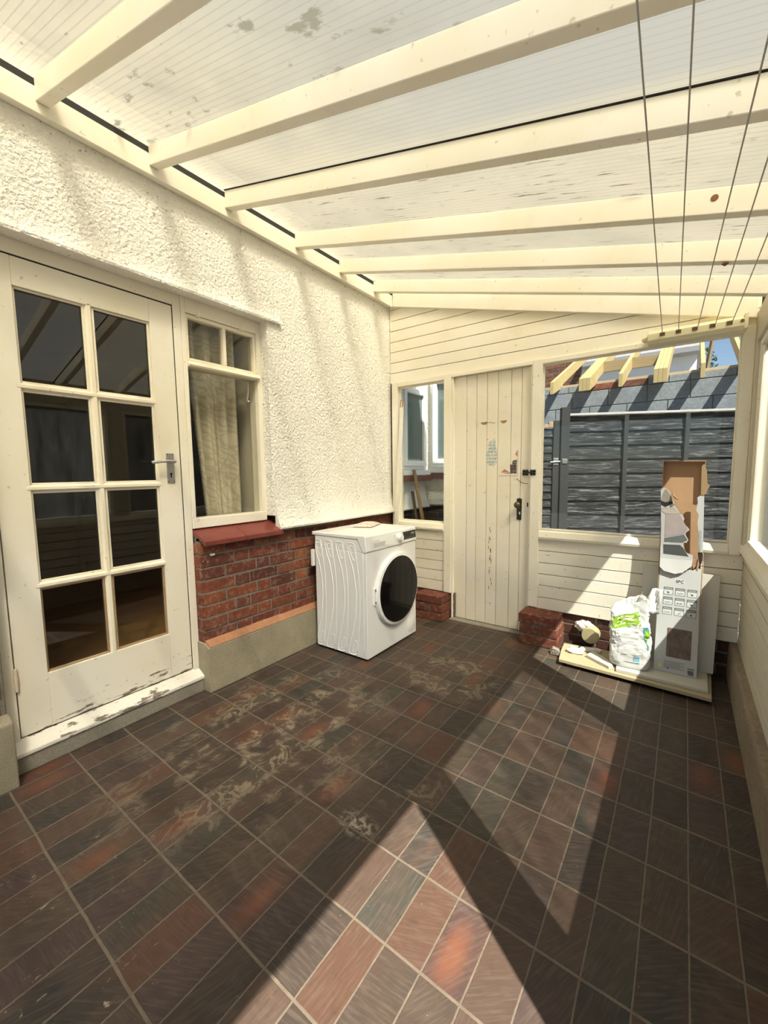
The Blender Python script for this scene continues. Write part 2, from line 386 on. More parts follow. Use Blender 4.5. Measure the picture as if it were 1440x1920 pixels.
# ------------------------------------------------------------------ SETTING: floor
struct(MB().box(-2.30, .36, -.95, 3.30, -.06, 0).build('floor', M_floor), 'dark red-brown quarry tile floor with pale grout')
struct(MB().box(-9, 9, -7, 16, -.12, -.061).build('ground', M_patio), 'paved ground outside')

# ------------------------------------------------------------------ SETTING: house wall on the left
XW, XF = -2.205, -2.285
wl = sroot('wall_left', 'cream roughcast house wall on the left', (XW, 1.5, 0))
MB().prism([(-.95, 3.0), (-.95, .90), (.405, .90), (.405, 2.24), (1.80, 2.24), (1.80, .985), (3.80, .985), (3.80, 3.0)], 'x', -2.37, XW).build('render_coat', M_render, wl, .006)
def bell(y0, y1, z0, out, h, skew=0.0):
    prof = [(0, h), (.10, h * .62), (.35, h * .30), (.75, h * .08), (1.0, 0), (.9, -.012), (-.1, -.004)]
    m = MB(); m.loft([[V((XW + out * a - .002, y, z0 + b)) for a, b in prof] for y in (y0, y1)])
    return m
BELL = [((1 - k / 10) ** 2.4, .27 * (k / 10) ** 1.25) for k in range(10, -1, -1)] + [(.93, -.012), (-.1, -.004)]
mb = MB(); mb.loft([[V((XW + .055 * a - .002, y, .908 + b)) for a, b in BELL] for y in [1.815 + i * (3.80 - 1.815) / 14 for i in range(15)]])
mb.build('bellcast_drip', M_render, wl, smooth=True).modifiers.new('e', 'EDGE_SPLIT').split_angle = .5
bell(-.95, 1.905, 2.243, .028, .11).build('lintel_drip', M_render, wl)
# bricks
def bricks(name, mat, parent, origin, ud, wd, nd, length, height, course=.0745, blen=.223, head=.108, j=.011, proud=.005, seed=1, flemish=True, corner=False, label=None):
    """wall of separate bricks on a mortar bed; ud along, wd up, nd outwards"""
    r = random.Random(seed); o, ud, wd, nd = V(origin), V(ud), V(wd), V(nd); m = MB(); z = 0; k = 0
    def bx(u0, u1, w0, w1, d0, d1, mi):
        P = [o + ud * u + wd * w + nd * d for u in (u0, u1) for w in (w0, w1) for d in (d0, d1)]
        v = [m.b.verts.new(p) for p in P]; fs = []
        for q in ((0, 1, 3, 2), (4, 6, 7, 5), (0, 4, 5, 1), (2, 3, 7, 6), (0, 2, 6, 4), (1, 5, 7, 3)):
            f = m.b.faces.new([v[i] for i in q]); f.material_index = mi; fs.append(f)
        bmesh.ops.recalc_face_normals(m.b, faces=fs)
    bx(0, length, 0, height, -.06, -proud + .001, 1)
    while z < height - .02:
        u = 0; i = k % 2; h = min(course - j, height - z)
        first = True
        while u < length - .02:
            L = blen if (i % 2 == 0 or not flemish) else head
            if first and k % 2: L = head if flemish else blen / 2
            if first and flemish and k % 2 == 1: L = .16
            first = False
            L = min(L, length - u)
            d = r.uniform(-.002, .003)
            bx(u, u + L - j, z + r.uniform(0, .002), z + h, -.04, d, 0)
            u += L; i += 1
        z += course; k += 1
    ob = m.build(name, [mat, M_mortar], parent, .0035, 2)
    if label: ob['label'] = label
    return ob
bricks('brickwork', M_brick, wl, (-2.215, 1.275, .285), (0, 1, 0), (0, 0, 1), (1, 0, 0), 1.93, .62, seed=4, label='red brick wall under the window sill')
mm = MB()
for k in range(8): mm.box(-2.30, -2.217, 1.272, 1.30, .288 + k * .0745, .288 + k * .0745 + .0635)
mm.build('brick_return', M_brick, wl, .003)
bricks('brickwork', M_brick, wl, (-2.215, -.6, .29), (0, 1, 0), (0, 0, 1), (1, 0, 0), 1.0, .61, seed=9)
MB().prism([(-2.36, 0), (-2.17, 0), (-2.17, .268), (-2.21, .29), (-2.36, .29)], 'y', 1.265, 3.26).build('plinth', M_plinth, wl, .006)['label'] = 'grey concrete plinth'
MB().prism([(-2.22, .2885), (-2.172, .2695), (-2.1685, .2725), (-2.205, .300), (-2.22, .305)], 'y', 1.275, 3.2).build('mortar_fillet', M_fillet, wl, .002)
MB().prism([(-2.36, 0), (-2.15, 0), (-2.15, .28), (-2.20, .295), (-2.36, .295)], 'y', -.95, .405).build('plinth', M_plinth, wl, .006)
MB().box(-2.36, -2.235, .405, 1.265, 0, .076).build('doorstep', M_step, wl, .004)
# red tile sill
sl = MB(); sl.prism([(-2.30, .954), (-2.30, .915), (-2.20, .885), (-2.172, .862), (-2.160, .862), (-2.158, .890), (-2.168, .899)], 'y', 1.275, 1.545)
sl.prism([(-2.30, .954), (-2.30, .915), (-2.20, .885), (-2.172, .862), (-2.160, .862), (-2.158, .890), (-2.168, .899)], 'y', 1.547, 1.838)
M_redtile = plain('red_sill_tile', (.20, .045, .035), .38, 0, .25, 14)
sl.build('window_sill', M_redtile, wl, .004)['label'] = 'dark red tiled sill'
MB().box(-2.212, -2.207, 1.33, 1.36, .795, .808).build('tape_scrap', M_whiteplastic, wl, .001)

# ------------------------------------------------------------------ SETTING: glazed house door
d1 = sroot('door_1', 'cream glazed door with eight panes in the house wall', (XF, .84, .075))
B('frame', M_frame, d1, (-2.37, -2.281, .405, .447, .075, 2.24), (-2.37, -2.281, 1.232, 1.2745, .075, 2.24), (-2.37, -2.281, .447, 1.232, 2.178, 2.24), bevel=.003)
MB().prism([(-2.37, .076), (-2.228, .076), (-2.228, .094), (-2.29, .130), (-2.37, .130)], 'y', .407, 1.272).build('threshold', paint('flaking_white', (.80, .77, .70), .5, .3, 0, flake_z=(.05, .22)), d1, .003)
GC = [(.562, .819), (.850, 1.108)]; GR = [(.384, .772), (.800, 1.202), (1.230, 1.634), (1.662, 2.055)]
lf = MB()
lf.box(-2.325, XF, .452, GC[0][0], .137, 2.172); lf.box(-2.325, XF, GC[1][1], 1.227, .137, 2.172)
lf.box(-2.325, XF, GC[0][0], GC[1][1], .137, GR[0][0]); lf.box(-2.325, XF, GC[0][0], GC[1][1], GR[3][1], 2.172)
lf.build('door_leaf', M_door, d1, .002)
def bar_y(m, y0, y1, zc, w, x0, x1):
    m.prism([(x0, zc - w), (x1 - .012, zc - w), (x1, zc - w * .45), (x1, zc + w * .45), (x1 - .012, zc + w), (x0, zc + w)], 'y', y0, y1)
def bar_z(m, z0, z1, yc, w, x0, x1):
    m.prism([(x0, yc - w), (x1 - .012, yc - w), (x1, yc - w * .45), (x1, yc + w * .45), (x1 - .012, yc + w), (x0, yc + w)], 'z', z0, z1)
for (a, b) in ((GR[0][1], GR[1][0]), (GR[1][1], GR[2][0]), (GR[2][1], GR[3][0])):
    m_ = MB(); bar_y(m_, .548, 1.118, (a + b) / 2, .0145, -2.322, XF + .002); m_.build('glazing_bar', M_sash, d1, .001)
m_ = MB(); bar_z(m_, GR[0][0], 2.062, (GC[0][1] + GC[1][0]) / 2, .0155, -2.322, XF); m_.build('glazing_bar', M_sash, d1, .001)
for ci, (y0, y1) in enumerate(GC):
    for ri, (z0, z1) in enumerate(GR):
        MB().box(-2.312, -2.309, y0 - .004, y1 + .004, z0 - .004, z1 + .004).build('pane', M_doorglass, d1)
        t = .009; m_ = MB()
        for (a, b, c, d) in ((y0, y0 + t, z0, z1), (y1 - t, y1, z0, z1), (y0 + t, y1 - t, z0, z0 + t), (y0 + t, y1 - t, z1 - t, z1)): m_.box(-2.308, -2.296, a, b, c, d)
        m_.build('glazing_bead', M_raw if ri == 0 else M_sash, d1, .002)
ha = MB().box(XF, XF + .006, 1.148, 1.190, 1.222, 1.384).build('handle_plate', M_chrome, d1, .002)
hm = MB(); hm.lathe([(.011, 0), (.011, .045)], (XF + .005, 1.168, 1.338), 'x', 16)
hm.tube([(XF + .045, 1.178, 1.338), (XF + .046, 1.14, 1.339), (XF + .046, 1.10, 1.337)], [.009, .008, .0065], 10)
hm.build('lever', M_chrome, ha, .001, smooth=True)
MB().tube([(XF + .046, 1.10, 1.337), (XF + .046, 1.07, 1.334), (XF + .043, 1.055, 1.332)], [.0078, .0085, .007], 10).build('lever_grip', M_grey, ha, smooth=True)
kh = MB(); kh.lathe([(.0055, 0), (.0055, .002)], (XF + .0055, 1.169, 1.272), 'x', 14); kh.box(XF + .0055, XF + .0075, 1.1665, 1.1715, 1.252, 1.272); kh.build('keyhole', M_black, ha)
sm_ = MB()
for yy in (1.155, 1.183):
    for zz in (1.230, 1.376): sm_.lathe([(.0035, 0), (.003, .0015)], (XF + .0058, yy, zz), 'x', 8)
sm_.build('screw', M_brass, ha)
for zz in (.40, 1.85):
    hg = MB(); hg.lathe([(.007, -.05), (.007, .05)], (XF + .008, .4495, zz), 'z', 10); hg.lathe([(.0085, -.012), (.0085, .012)], (XF + .008, .4495, zz), 'z', 10); hg.build('hinge', paint('painted_hinge', (.72, .62, .52), .5, .8, .3), d1)
MB().box(XF, XF + .0015, .452, .470, 2.068, 2.082).build('paint_chip', M_raw, d1)
for (y, z0, z1) in ((1.2298, .14, 2.17),): MB().box(-2.30, -2.2865, y - .0015, y + .0015, z0, z1).build('gap', M_dark, d1)
MB().box(-2.30, -2.2855, .447, 1.232, 2.1735, 2.1775).build('gap', M_dark, d1)

# ------------------------------------------------------------------ SETTING: house window
w1 = sroot('window_1', 'cream house window beside the glazed door', (XF, 1.54, .985))
B('window_frame', M_frame, w1, (-2.37, -2.278, 1.2750, 1.300, .955, 2.24), (-2.37, -2.278, 1.768, 1.80, .955, 2.24), (-2.37, -2.278, 1.300, 1.768, 2.160, 2.24), (-2.37, -2.275, 1.275, 1.80, .955, 1.013), bevel=.003)
mt = MB(); mt.prism([(-2.36, 1.868), (-2.262, 1.868), (-2.255, 1.878), (-2.268, 1.900), (-2.36, 1.904)], 'y', 1.297, 1.775); mt.build('transom', M_sash, w1, .002)
B('top_sash', M_sash, w1, (-2.33, -2.288, 1.302, 1.318, 1.906, 2.158), (-2.33, -2.288, 1.750, 1.766, 1.906, 2.158), (-2.33, -2.288, 1.318, 1.750, 2.138, 2.158), (-2.33, -2.288, 1.318, 1.750, 1.906, 1.920), (-2.33, -2.288, 1.535, 1.555, 1.920, 2.138))
for (a, b, c, d) in ((1.315, 1.537, 1.917, 2.141), (1.553, 1.753, 1.917, 2.141), (1.299, 1.769, 1.010, 1.870)):
    MB().box(-2.312, -2.309, a, b, c, d).build('pane', glass('window_pane', (.93, .93, .90), gain=.8), w1)
for yy in (1.375, 1.66):
    hb = MB(); hb.box(-2.288, -2.268, yy - .012, yy + .012, 2.152, 2.176); hb.lathe([(.007, -.014), (.007, .014)], (-2.266, yy, 2.166), 'z', 8); hb.build('hinge', M_frame, w1, .002)
st = MB(); st.tube([(-2.335, 1.735, 1.86), (-2.335, 1.733, 1.80), (-2.337, 1.728, 1.765), (-2.337, 1.722, 1.74), (-2.337, 1.730, 1.728), (-2.337, 1.737, 1.742)], .005, 8); st.build('window_stay', M_whiteplastic, w1, smooth=True)

# room behind the glass
ri = sroot('wall_interior', 'dim room behind the glazed door', (-4, 1.3, .1))
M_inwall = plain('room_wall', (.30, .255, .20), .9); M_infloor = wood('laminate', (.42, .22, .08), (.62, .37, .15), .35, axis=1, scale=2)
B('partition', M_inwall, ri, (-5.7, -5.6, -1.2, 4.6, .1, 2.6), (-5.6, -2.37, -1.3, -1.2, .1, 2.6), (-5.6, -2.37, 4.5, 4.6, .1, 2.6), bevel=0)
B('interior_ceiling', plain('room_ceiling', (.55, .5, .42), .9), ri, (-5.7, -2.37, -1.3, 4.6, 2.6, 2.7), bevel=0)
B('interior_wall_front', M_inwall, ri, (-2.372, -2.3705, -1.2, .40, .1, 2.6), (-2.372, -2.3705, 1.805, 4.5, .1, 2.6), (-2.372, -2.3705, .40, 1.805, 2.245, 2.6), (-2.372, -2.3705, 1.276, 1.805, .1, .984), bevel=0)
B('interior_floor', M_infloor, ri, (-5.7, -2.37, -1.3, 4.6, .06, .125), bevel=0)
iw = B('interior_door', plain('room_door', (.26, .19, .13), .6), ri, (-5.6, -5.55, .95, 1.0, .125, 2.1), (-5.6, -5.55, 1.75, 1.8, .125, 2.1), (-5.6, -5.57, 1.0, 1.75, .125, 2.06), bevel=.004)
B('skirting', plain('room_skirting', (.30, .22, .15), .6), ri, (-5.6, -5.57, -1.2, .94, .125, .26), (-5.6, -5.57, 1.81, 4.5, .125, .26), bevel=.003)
# curtain
def m_curtain():
    m, g = newmat('damask_curtain'); v = OBJ(g)
    vo = N(g, 'ShaderNodeTexVoronoi', {'Vector': MAP(g, v, scale=(0, 1, .8)), 'Scale': 13.0}, feature='DISTANCE_TO_EDGE').outputs[0]
    wv = N(g, 'ShaderNodeTexWave', {'Vector': MAP(g, v, scale=(0, 1, 1)), 'Scale': 9.0, 'Distortion': 14.0, 'Detail': 2.0, 'Detail Scale': .7}, wave_type='RINGS').outputs[1]
    pat = MA(g, 'MAXIMUM', STEP(g, vo, .05, .02), STEP(g, wv, .72, .85))
    c = MIX(g, MA(g, 'MULTIPLY', pat, .6), (.74, .69, .56), (.52, .47, .36))
    a = PRINC(g, c, .8, 0, BUMP(g, pat, .2, .002), .2); b = N(g, 'ShaderNodeBsdfTranslucent', {'Color': c}).outputs[0]
    OUT(g, N(g, 'ShaderNodeMixShader', {0: .15, 1: a, 2: b}).outputs[0]); return m
cm = MB(); grid = []
for i in range(49):
    t = i / 48; row = []
    for k in range(15):
        h = k / 14; z = 2.21 - h * 1.45
        yl = 1.395 + .10 * max(0, h - .1) ** 1.3; yr = 1.745
        w = .032 * (1 - .25 * h)
        row.append(V((-2.455 + w * math.sin(t * 24 + .5 * math.sin(t * 9) + h * .5) + .012 * math.sin(t * 55), yl + t * (yr - yl), z)))
    grid.append(row)
cm.loft(grid, closed=False, caps=False)
cu = cm.build('curtain', m_curtain(), None, smooth=True); tag(cu, 'pale patterned curtain hanging behind the house window', 'curtain')
so = cu.modifiers.new('thick', 'SOLIDIFY'); so.thickness = .003
B('reveal_lining', plain('reveal_plaster', (.56, .52, .43), .85), w1, (-2.62, -2.371, 1.79, 1.81, .95, 2.26), (-2.62, -2.371, 1.27, 1.81, 2.24, 2.26), bevel=0)
tr_ = MB().tube([(-2.455, 1.25, 2.222), (-2.455, 1.80, 2.222)], .011, 10).build('curtain_rail', M_whiteplastic, None, smooth=True); tag(tr_, 'white rail the curtain hangs from behind the house window', 'curtain rail')

# ------------------------------------------------------------------ SETTING: roof
def zu(x): return 2.745 - .255 * (x + 2.15)          # underside of the rafters
SL = math.atan(.255)
rf = MB()
def sl(x, y, d): return V((x + d * math.sin(SL), y, zu(x) + .093 + d))
x0, x1, y0, y1 = -2.204, .43, -.97, 3.32
a = [sl(x0, y0, 0), sl(x1, y0, 0), sl(x1, y1, 0), sl(x0, y1, 0)]; b = [p + V((0, 0, .016)) for p in a]
va = [rf.b.verts.new(p) for p in a]; vb = [rf.b.verts.new(p) for p in b]
rf.b.faces.new(va[::-1]); f = rf.b.faces.new(vb); f.material_index = 1
for i in range(4): f = rf.b.faces.new([va[i], va[(i + 1) % 4], vb[(i + 1) % 4], vb[i]]); f.material_index = 1
struct(rf.build('ceiling', [M_poly, M_polytop]), 'translucent ribbed polycarbonate lean-to roof')
MB().prism([(-2.2045, 2.715), (-2.15, 2.703), (-2.15, 2.80), (-2.2045, 2.81)], 'y', -.95, 3.135).build('trim_1', M_rafter, None, .003)
struct(bpy.data.objects['trim_1'], 'cream ledger along the top of the house wall')
struct(MB().prism([(-2.2045, 2.812), (-2.158, 2.802), (-2.165, 2.838), (-2.2045, 2.850)], 'y', -.95, 3.135).build('trim_2', M_dark), 'dark gap strip above the ledger')
def rafter(name, y, label, w=.046, far=.404):
    m = MB(); m.prism([(-2.15, zu(-2.15)), (far, zu(far)), (far, zu(far) + .09), (-2.15, zu(-2.15) + .09)], 'y', y, y + w)
    return m.build(name, M_rafter, None, .003)
RL = ['cream rafter crossing the top left corner of the roof', 'cream rafter second from the top left, cut off by the photo top edge',
      'cream rafter with a black foam strip along its top edge', 'cream rafter with a round brown knot beside the washing lines',
      'cream rafter second from the boarded back wall', 'cream rafter closest to the boarded back wall']
RY = [.657, 1.089, 1.495, 2.01, 2.443, 2.861]
for y, l in zip(RY, RL):
    r_ = rafter('rafter', y, l); tag(r_, l, 'rafter', 'roof rafters')
    if y == 1.495:
        q = MB(); q.prism([(-2.15, zu(-2.15) + .0905), (.44, zu(.44) + .0905), (.44, zu(.44) + .0925), (-2.15, zu(-2.15) + .0925)], 'y', y - .006, y + .05); q.build('foam_strip', M_dark, r_)
    if y == 2.01:
        q = MB(); q.lathe([(.012, 0), (.011, -.002), (.004, -.0025)], (.04, y, zu(.04) + .055), 'y', 14); q.build('knot', M_rust, r_)
    if y == 2.443:
        q = MB()
        for k in range(6):
            a_ = k * 1.05; q.tube([(.10 + .010 * math.cos(a_), y + .01 + .01 * math.sin(a_), zu(.1) - .004), (.10, y + .01, zu(.1) - .012)], .005, 6)
        q.build('dead_leaf', M_rust, r_)
for k, y in enumerate((.225, -.205, -.635)):
    o_ = rafter('trim_%d' % (3 + k), y, ''); struct(o_, 'cream rafter above the camera')
# eaves beam and fascia on the right
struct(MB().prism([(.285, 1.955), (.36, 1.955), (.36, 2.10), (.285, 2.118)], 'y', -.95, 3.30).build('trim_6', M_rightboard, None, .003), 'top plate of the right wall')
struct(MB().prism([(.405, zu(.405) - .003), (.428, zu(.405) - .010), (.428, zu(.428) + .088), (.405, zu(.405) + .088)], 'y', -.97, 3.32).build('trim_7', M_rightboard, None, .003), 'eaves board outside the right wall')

# ------------------------------------------------------------------ SETTING: back wall
YB = 3.165
wb = sroot('wall_back', 'cream boarded end wall', (-1, YB, 0))
LU = [2.056, 2.146, 2.236, 2.328, 2.415, 2.509, 2.597, 2.692, 2.79]
m = MB(); gp = .0042
def roofline(poly): return clip(poly, .255, 1, 2.745 - .255 * 2.15 + .088)
for i in range(len(LU) - 1):
    p = roofline([(-2.2, LU[i] + gp / 2), (.30, LU[i] + gp / 2), (.30, LU[i + 1] - gp / 2), (-2.2, LU[i + 1] - gp / 2)])
    if len(p) > 2: m.prism(p, 'y', YB, YB + .018)
m.build('cladding', M_board, wb, .0025, 2)
bk = MB(); bk.prism(roofline([(-2.2, 2.05), (.36, 2.05), (.36, 2.9), (-2.2, 2.9)]), 'y', YB + .016, YB + .06); bk.build('backing', M_dark, wb)
LL = [.222, .313, .404, .491, .577, .667, .757]
for (xa, xb) in ((-2.2, -1.60), (-.915, .300)):
    m = MB()
    for i in range(6): m.box(xa, xb, YB, YB + .018, LL[i] + gp / 2, LL[i + 1] - gp / 2)
    m.build('cladding', paint('lower_boards', (.83, .80, .72), .42, .40, .05, grain=(.15, 1, 1), seed=12), wb, .0025, 2)
    MB().box(xa, xb, YB + .016, YB + .06, .222, .80).build('backing', M_dark, wb)
# top rail under the roof, posts, rails
MB().prism([(-2.15, zu(-2.15) - .036), (.285, zu(.285) - .036), (.285, zu(.285) + .088), (-2.15, zu(-2.15) + .088)], 'y', 3.136, YB + .002).build('top_rail', M_board, wb, .003)
B('post', M_frame, wb, (-2.176, -2.112, 3.148, 3.235, .757, 2.058), bevel=.003)
B('post', M_frame, wb, (-1.652, -1.585, 3.148, 3.235, .225, 2.058), bevel=.003)
B('post', M_frame, wb, (-.930, -.862, 3.146, 3.235, .235, 2.058), bevel=.003)
B('post', M_frame, wb, (.228, .285, 3.146, 3.235, .757, 2.058), bevel=.003)
B('head_rail', M_frame, wb, (-2.112, -1.652, 3.152, 3.235, 2.018, 2.058), (-1.585, -.930, 3.150, 3.235, 2.030, 2.058), (-.862, .228, 3.152, 3.235, 2.024, 2.058), bevel=.003)
def sillrail(xa, xb): return MB().prism([(3.235, .757), (3.142, .757), (3.138, .775), (3.150, .815), (3.235, .832)], 'x', xa, xb)
sillrail(-2.112, -1.652).build('sill_rail', M_frame, wb, .003); sillrail(-.862, .228).build('sill_rail', M_frame, wb, .003)
B('corner_gap', M_dark, wb, (-2.2045, -2.177, 3.175, 3.23, .76, 2.05), bevel=0)
w2 = sroot('window_2', 'small window beside the plank door', (-1.88, 3.2, .83))
MB().box(-2.116, -1.648, 3.196, 3.199, .815, 2.022).build('pane', M_glass, w2)
bd = [(-2.112, -2.100), (-1.664, -1.652)]
B('glazing_bead', M_sash, w2, (-2.112, -2.100, 3.180, 3.195, .82, 2.018), (-1.664, -1.652, 3.180, 3.195, .82, 2.018), (-2.1, -1.664, 3.18, 3.195, 2.004, 2.018), (-2.1, -1.664, 3.18, 3.195, .822, .834))
w3 = sroot('window_3', 'large window in the end wall beside the plank door', (-.32, 3.2, .83))
MB().box(-.866, .232, 3.196, 3.199, .815, 2.030).build('pane', M_glass, w3)
B('glazing_bead', M_sash, w3, (-.862, -.854, 3.178, 3.195, .82, 2.024), (.220, .228, 3.178, 3.195, .82, 2.024), (-.854, .220, 3.178, 3.195, 2.014, 2.024), (-.854, .220, 3.178, 3.195, .824, .834))
# plank door
d2 = sroot('door_2', 'cream plank door in the end wall', (-1.26, 3.19, 0))
edges = [-1.578, -1.462, -1.376, -1.289, -1.200, -1.096, -1.017, -.937]
dm = MB()
for a, b in zip(edges, edges[1:]): dm.box(a + .0012, b - .0012, 3.186, 3.212, .012, 2.028)
dm.build('plank', M_plank, d2, .004, 3)
B('backing', M_dark, d2, (-1.578, -.937, 3.21, 3.235, .01, 2.028), bevel=0)
B('stop_bead', M_frame, d2, (-1.5845, -1.570, 3.160, 3.186, .01, 2.030), (-.945, -.9305, 3.160, 3.186, .01, 2.030), bevel=.002)
B('door_sill', M_step, d2, (-1.585, -.93, 3.12, 3.26, -.002, .008), bevel=.001)
pp = MB(); zz = [(0, .0), (.004, .012), (0, .022)]
pp.prism([(-1.038, .888), (-1.003, .888), (-1.001, 1.045), (-1.008, 1.056), (-1.014, 1.048), (-1.020, 1.060), (-1.027, 1.048), (-1.033, 1.056), (-1.040, 1.045)], 'y', 3.180, 3.186); kp = pp.build('knob_plate', M_blackiron, d2, .0015)
MB().lathe([(.008, 0), (.008, -.022), (.022, -.030), (.026, -.044), (.020, -.056), (.004, -.060)], (-1.022, 3.181, 1.005), 'y', 20).build('knob', M_brass, kp, smooth=True)
MB().box(-1.020, -1.012, 3.1785, 3.1805, .930, .950).build('keyhole', M_sash, kp)
ct = MB()
for (px, sg) in ((-.978, 0), (-.912, 1)):
    yy = 3.178 if not sg else 3.142
    for (dx, dz) in ((-.010, .010), (.010, .010), (-.010, -.010), (.010, -.010)): ct.lathe([(.0125, 0), (.0125, -.005), (.008, -.010)], (px + dx, yy + .006, 1.25 + dz), 'y', 12)
ct.tube([(-.968, 3.168, 1.25), (-.945, 3.135, 1.252), (-.922, 3.130, 1.25)], .005, 8)
ct.build('latch', M_blackiron, d2, smooth=True)
MB().box(-.963, -.954, 3.1835, 3.1865, .99, 1.022).build('keyhole', M_black, d2)
ar = MB(); ar.tube([(-1.07 + .11 * math.sin(t), 3.185, 1.22 - .07 * (1 - math.cos(t * 1.0)) + 0) for t in []] or [(-1.045, 3.1852, 1.205), (-1.02, 3.1852, 1.182), (-.99, 3.1852, 1.168), (-.955, 3.1852, 1.166)], .0022, 6); ar.build('scratch_mark', M_rust, d2)
def m_sticker(a, b, c, sc):
    m, g = newmat('sticker'); v = MAP(g, OBJ(g), scale=(1, 1, 1))
    z = N(g, 'ShaderNodeSeparateXYZ', {0: v}).outputs
    ln = STEP(g, MA(g, 'FRACT', MA(g, 'MULTIPLY', z[2], sc)), .45, .5)
    wn = STEP(g, NOISE(g, MAP(g, v, scale=(1, 1, .3)), 120, 1), .45, .5)
    cc = MIX(g, MA(g, 'MULTIPLY', ln, wn), a, b); cc = MIX(g, STEP(g, NOISE(g, v, 24, 3), .56, .62), cc, c)
    OUT(g, PRINC(g, cc, .6)); return m
S1 = MB().prism([(-1.283, 1.478), (-1.266, 1.492), (-1.225, 1.520), (-1.219, 1.508), (-1.216, 1.46), (-1.205, 1.405), (-1.205, 1.325), (-1.228, 1.305), (-1.272, 1.310), (-1.290, 1.335), (-1.295, 1.40), (-1.270, 1.445)], 'y', 3.1848, 3.1862).build('torn_sticker', m_sticker((.66, .64, .54), (.30, .36, .36), (.42, .52, .53), 38), d2); S1['label'] = 'torn pale sticker with faded blue print'
s2 = MB(); s2.prism([(-1.060, 1.388), (-1.043, 1.425), (-1.043, 1.372)], 'y', 3.1848, 3.1862); s2.prism([(-1.17, 1.252), (-1.14, 1.278), (-1.10, 1.252)], 'y', 3.1848, 3.1862)
s2.build('torn_sticker', plain('red_print', (.50, .20, .15), .6), d2)
MB().prism([(-1.155, 1.243), (-1.096, 1.250), (-1.098, 1.315), (-1.082, 1.310), (-1.078, 1.340), (-1.046, 1.350), (-1.047, 1.243)], 'y', 3.1846, 3.1860).build('torn_sticker', m_sticker((.06, .05, .05), (.26, .22, .2), (.11, .07, .06), 60), d2)['label'] = 'torn sticker with dark print'
dt = MB()
for i in range(16): dt.box(-1.185 + i * .009, -1.181 + i * .009, 3.1848, 3.1862, 1.222, 1.228)
for i in range(18): dt.box(-1.041, -1.037, 3.1848, 3.1862, 1.230 + i * .0105, 1.235 + i * .0105)
dt.build('sticker_edge', plain('dark_print', (.16, .12, .10), .7), d2)
br = MB()
for (xa, xb) in ((-1.343, -1.280), (-1.182, -1.128)): br.prism([(xa, 1.650), (xb, 1.652), (xb - .006, 1.638), (xb - .014, 1.632), (xa + .02, 1.630), (xa + .008, 1.640)], 'y', 3.1849, 3.1862)
br.tube([(-1.276, 3.1852, 1.643), (-1.255, 3.1852, 1.646), (-1.238, 3.1852, 1.637), (-1.222, 3.1852, 1.640)], .002, 6)
br.build('tape_residue', plain('brown_tape', (.33, .19, .06), .7, 0, .3), d2)
mk = MB(); rr = random.Random(3)
for i in range(26):
    z = .17 + .62 * rr.random() ** 1.1 if i < 18 else rr.uniform(.3, 1.5); x = -1.252 + rr.gauss(0, .008) if i < 18 else rr.uniform(-1.52, -1.02)
    L = rr.uniform(.012, .05) if i < 18 else .004
    mk.prism([(x, z), (x + .003, z + L * .3), (x + .004, z + L), (x - .002, z + L * .8)], 'y', 3.1849, 3.1860)
mk.build('paint_chip', plain('chip_wood', (.18, .13, .08), .8, 0, .3), d2)
# brick footings beside the door and under the boards
def pier(x0_, x1_, yf, zt, seed):
    r = random.Random(seed); m = MB(); n = 3; c = zt / n
    for k in range(n):
        z0_ = k * c
        if k % 2 == 0: cuts = [x0_, x1_]
        else: cuts = [x0_, x0_ + (x1_ - x0_) * .55, x1_]
        for a_, b_ in zip(cuts, cuts[1:]):
            j_ = r.uniform(-.004, .004)
            m.box(a_ + .003 + j_, b_ - .004 + j_, yf + r.uniform(0, .006), YB + .07, z0_ + .004, z0_ + c - .006)
    mo = MB(); mo.box(x0_ + .010, x1_ - .012, yf + .012, YB + .07, .0, zt - .008)
    return m, mo
for (a_, b_, yf, zt, sd, lab) in ((-1.865, -1.600, 3.015, .222, 2, 'stepped brick footing left of the plank door'), (-.945, -.670, 2.975, .232, 5, 'stepped brick footing right of the plank door')):
    m, mo = pier(a_, b_, yf, zt, sd); p_ = m.build('brick_footing', M_brick, wb, .004); p_['label'] = lab
    mo.build('footing_mortar', M_mortar, wb)
bricks('brickwork', M_brick, wb, (-2.15, 3.175, .0), (1, 0, 0), (0, 0, 1), (0, -1, 0), .6, .225, seed=21, flemish=False)
bricks('brickwork', m_brick('shaded_brick', .3), wb, (-.68, 3.185, .0), (1, 0, 0), (0, 0, 1), (0, -1, 0), 1.0, .225, seed=22, flemish=False)  # brick darkened here: the corner's shade is put into its colour

# ------------------------------------------------------------------ SETTING: right wall
wr = sroot('wall_right', 'cream boarded wall on the right', (.3, 1.5, 0))
XR = .300
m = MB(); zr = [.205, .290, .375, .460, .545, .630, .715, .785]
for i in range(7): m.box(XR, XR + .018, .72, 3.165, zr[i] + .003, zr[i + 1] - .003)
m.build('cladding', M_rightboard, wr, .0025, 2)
B('backing', M_dark, wr, (XR + .016, XR + .06, .72, 3.23, .205, .80), bevel=0)
MB().prism([(.26, 0), (.38, 0), (.38, .205), (.315, .225), (.268, .268 * .82), (.262, .20)], 'y', .70, 3.23).build('kerb', M_kerb, wr, .006)['label'] = 'rough rendered kerb'
MB().prism([(.278, .783), (.284, .770), (.37, .770), (.37, .822), (.300, .838), (.280, .818)], 'y', .72, 3.15).build('sill_rail', M_frame, wr, .003)
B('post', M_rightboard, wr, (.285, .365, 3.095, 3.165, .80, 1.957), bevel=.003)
B('post', M_rightboard, wr, (.285, .365, 1.895, 2.03, .80, 1.957), bevel=.003)
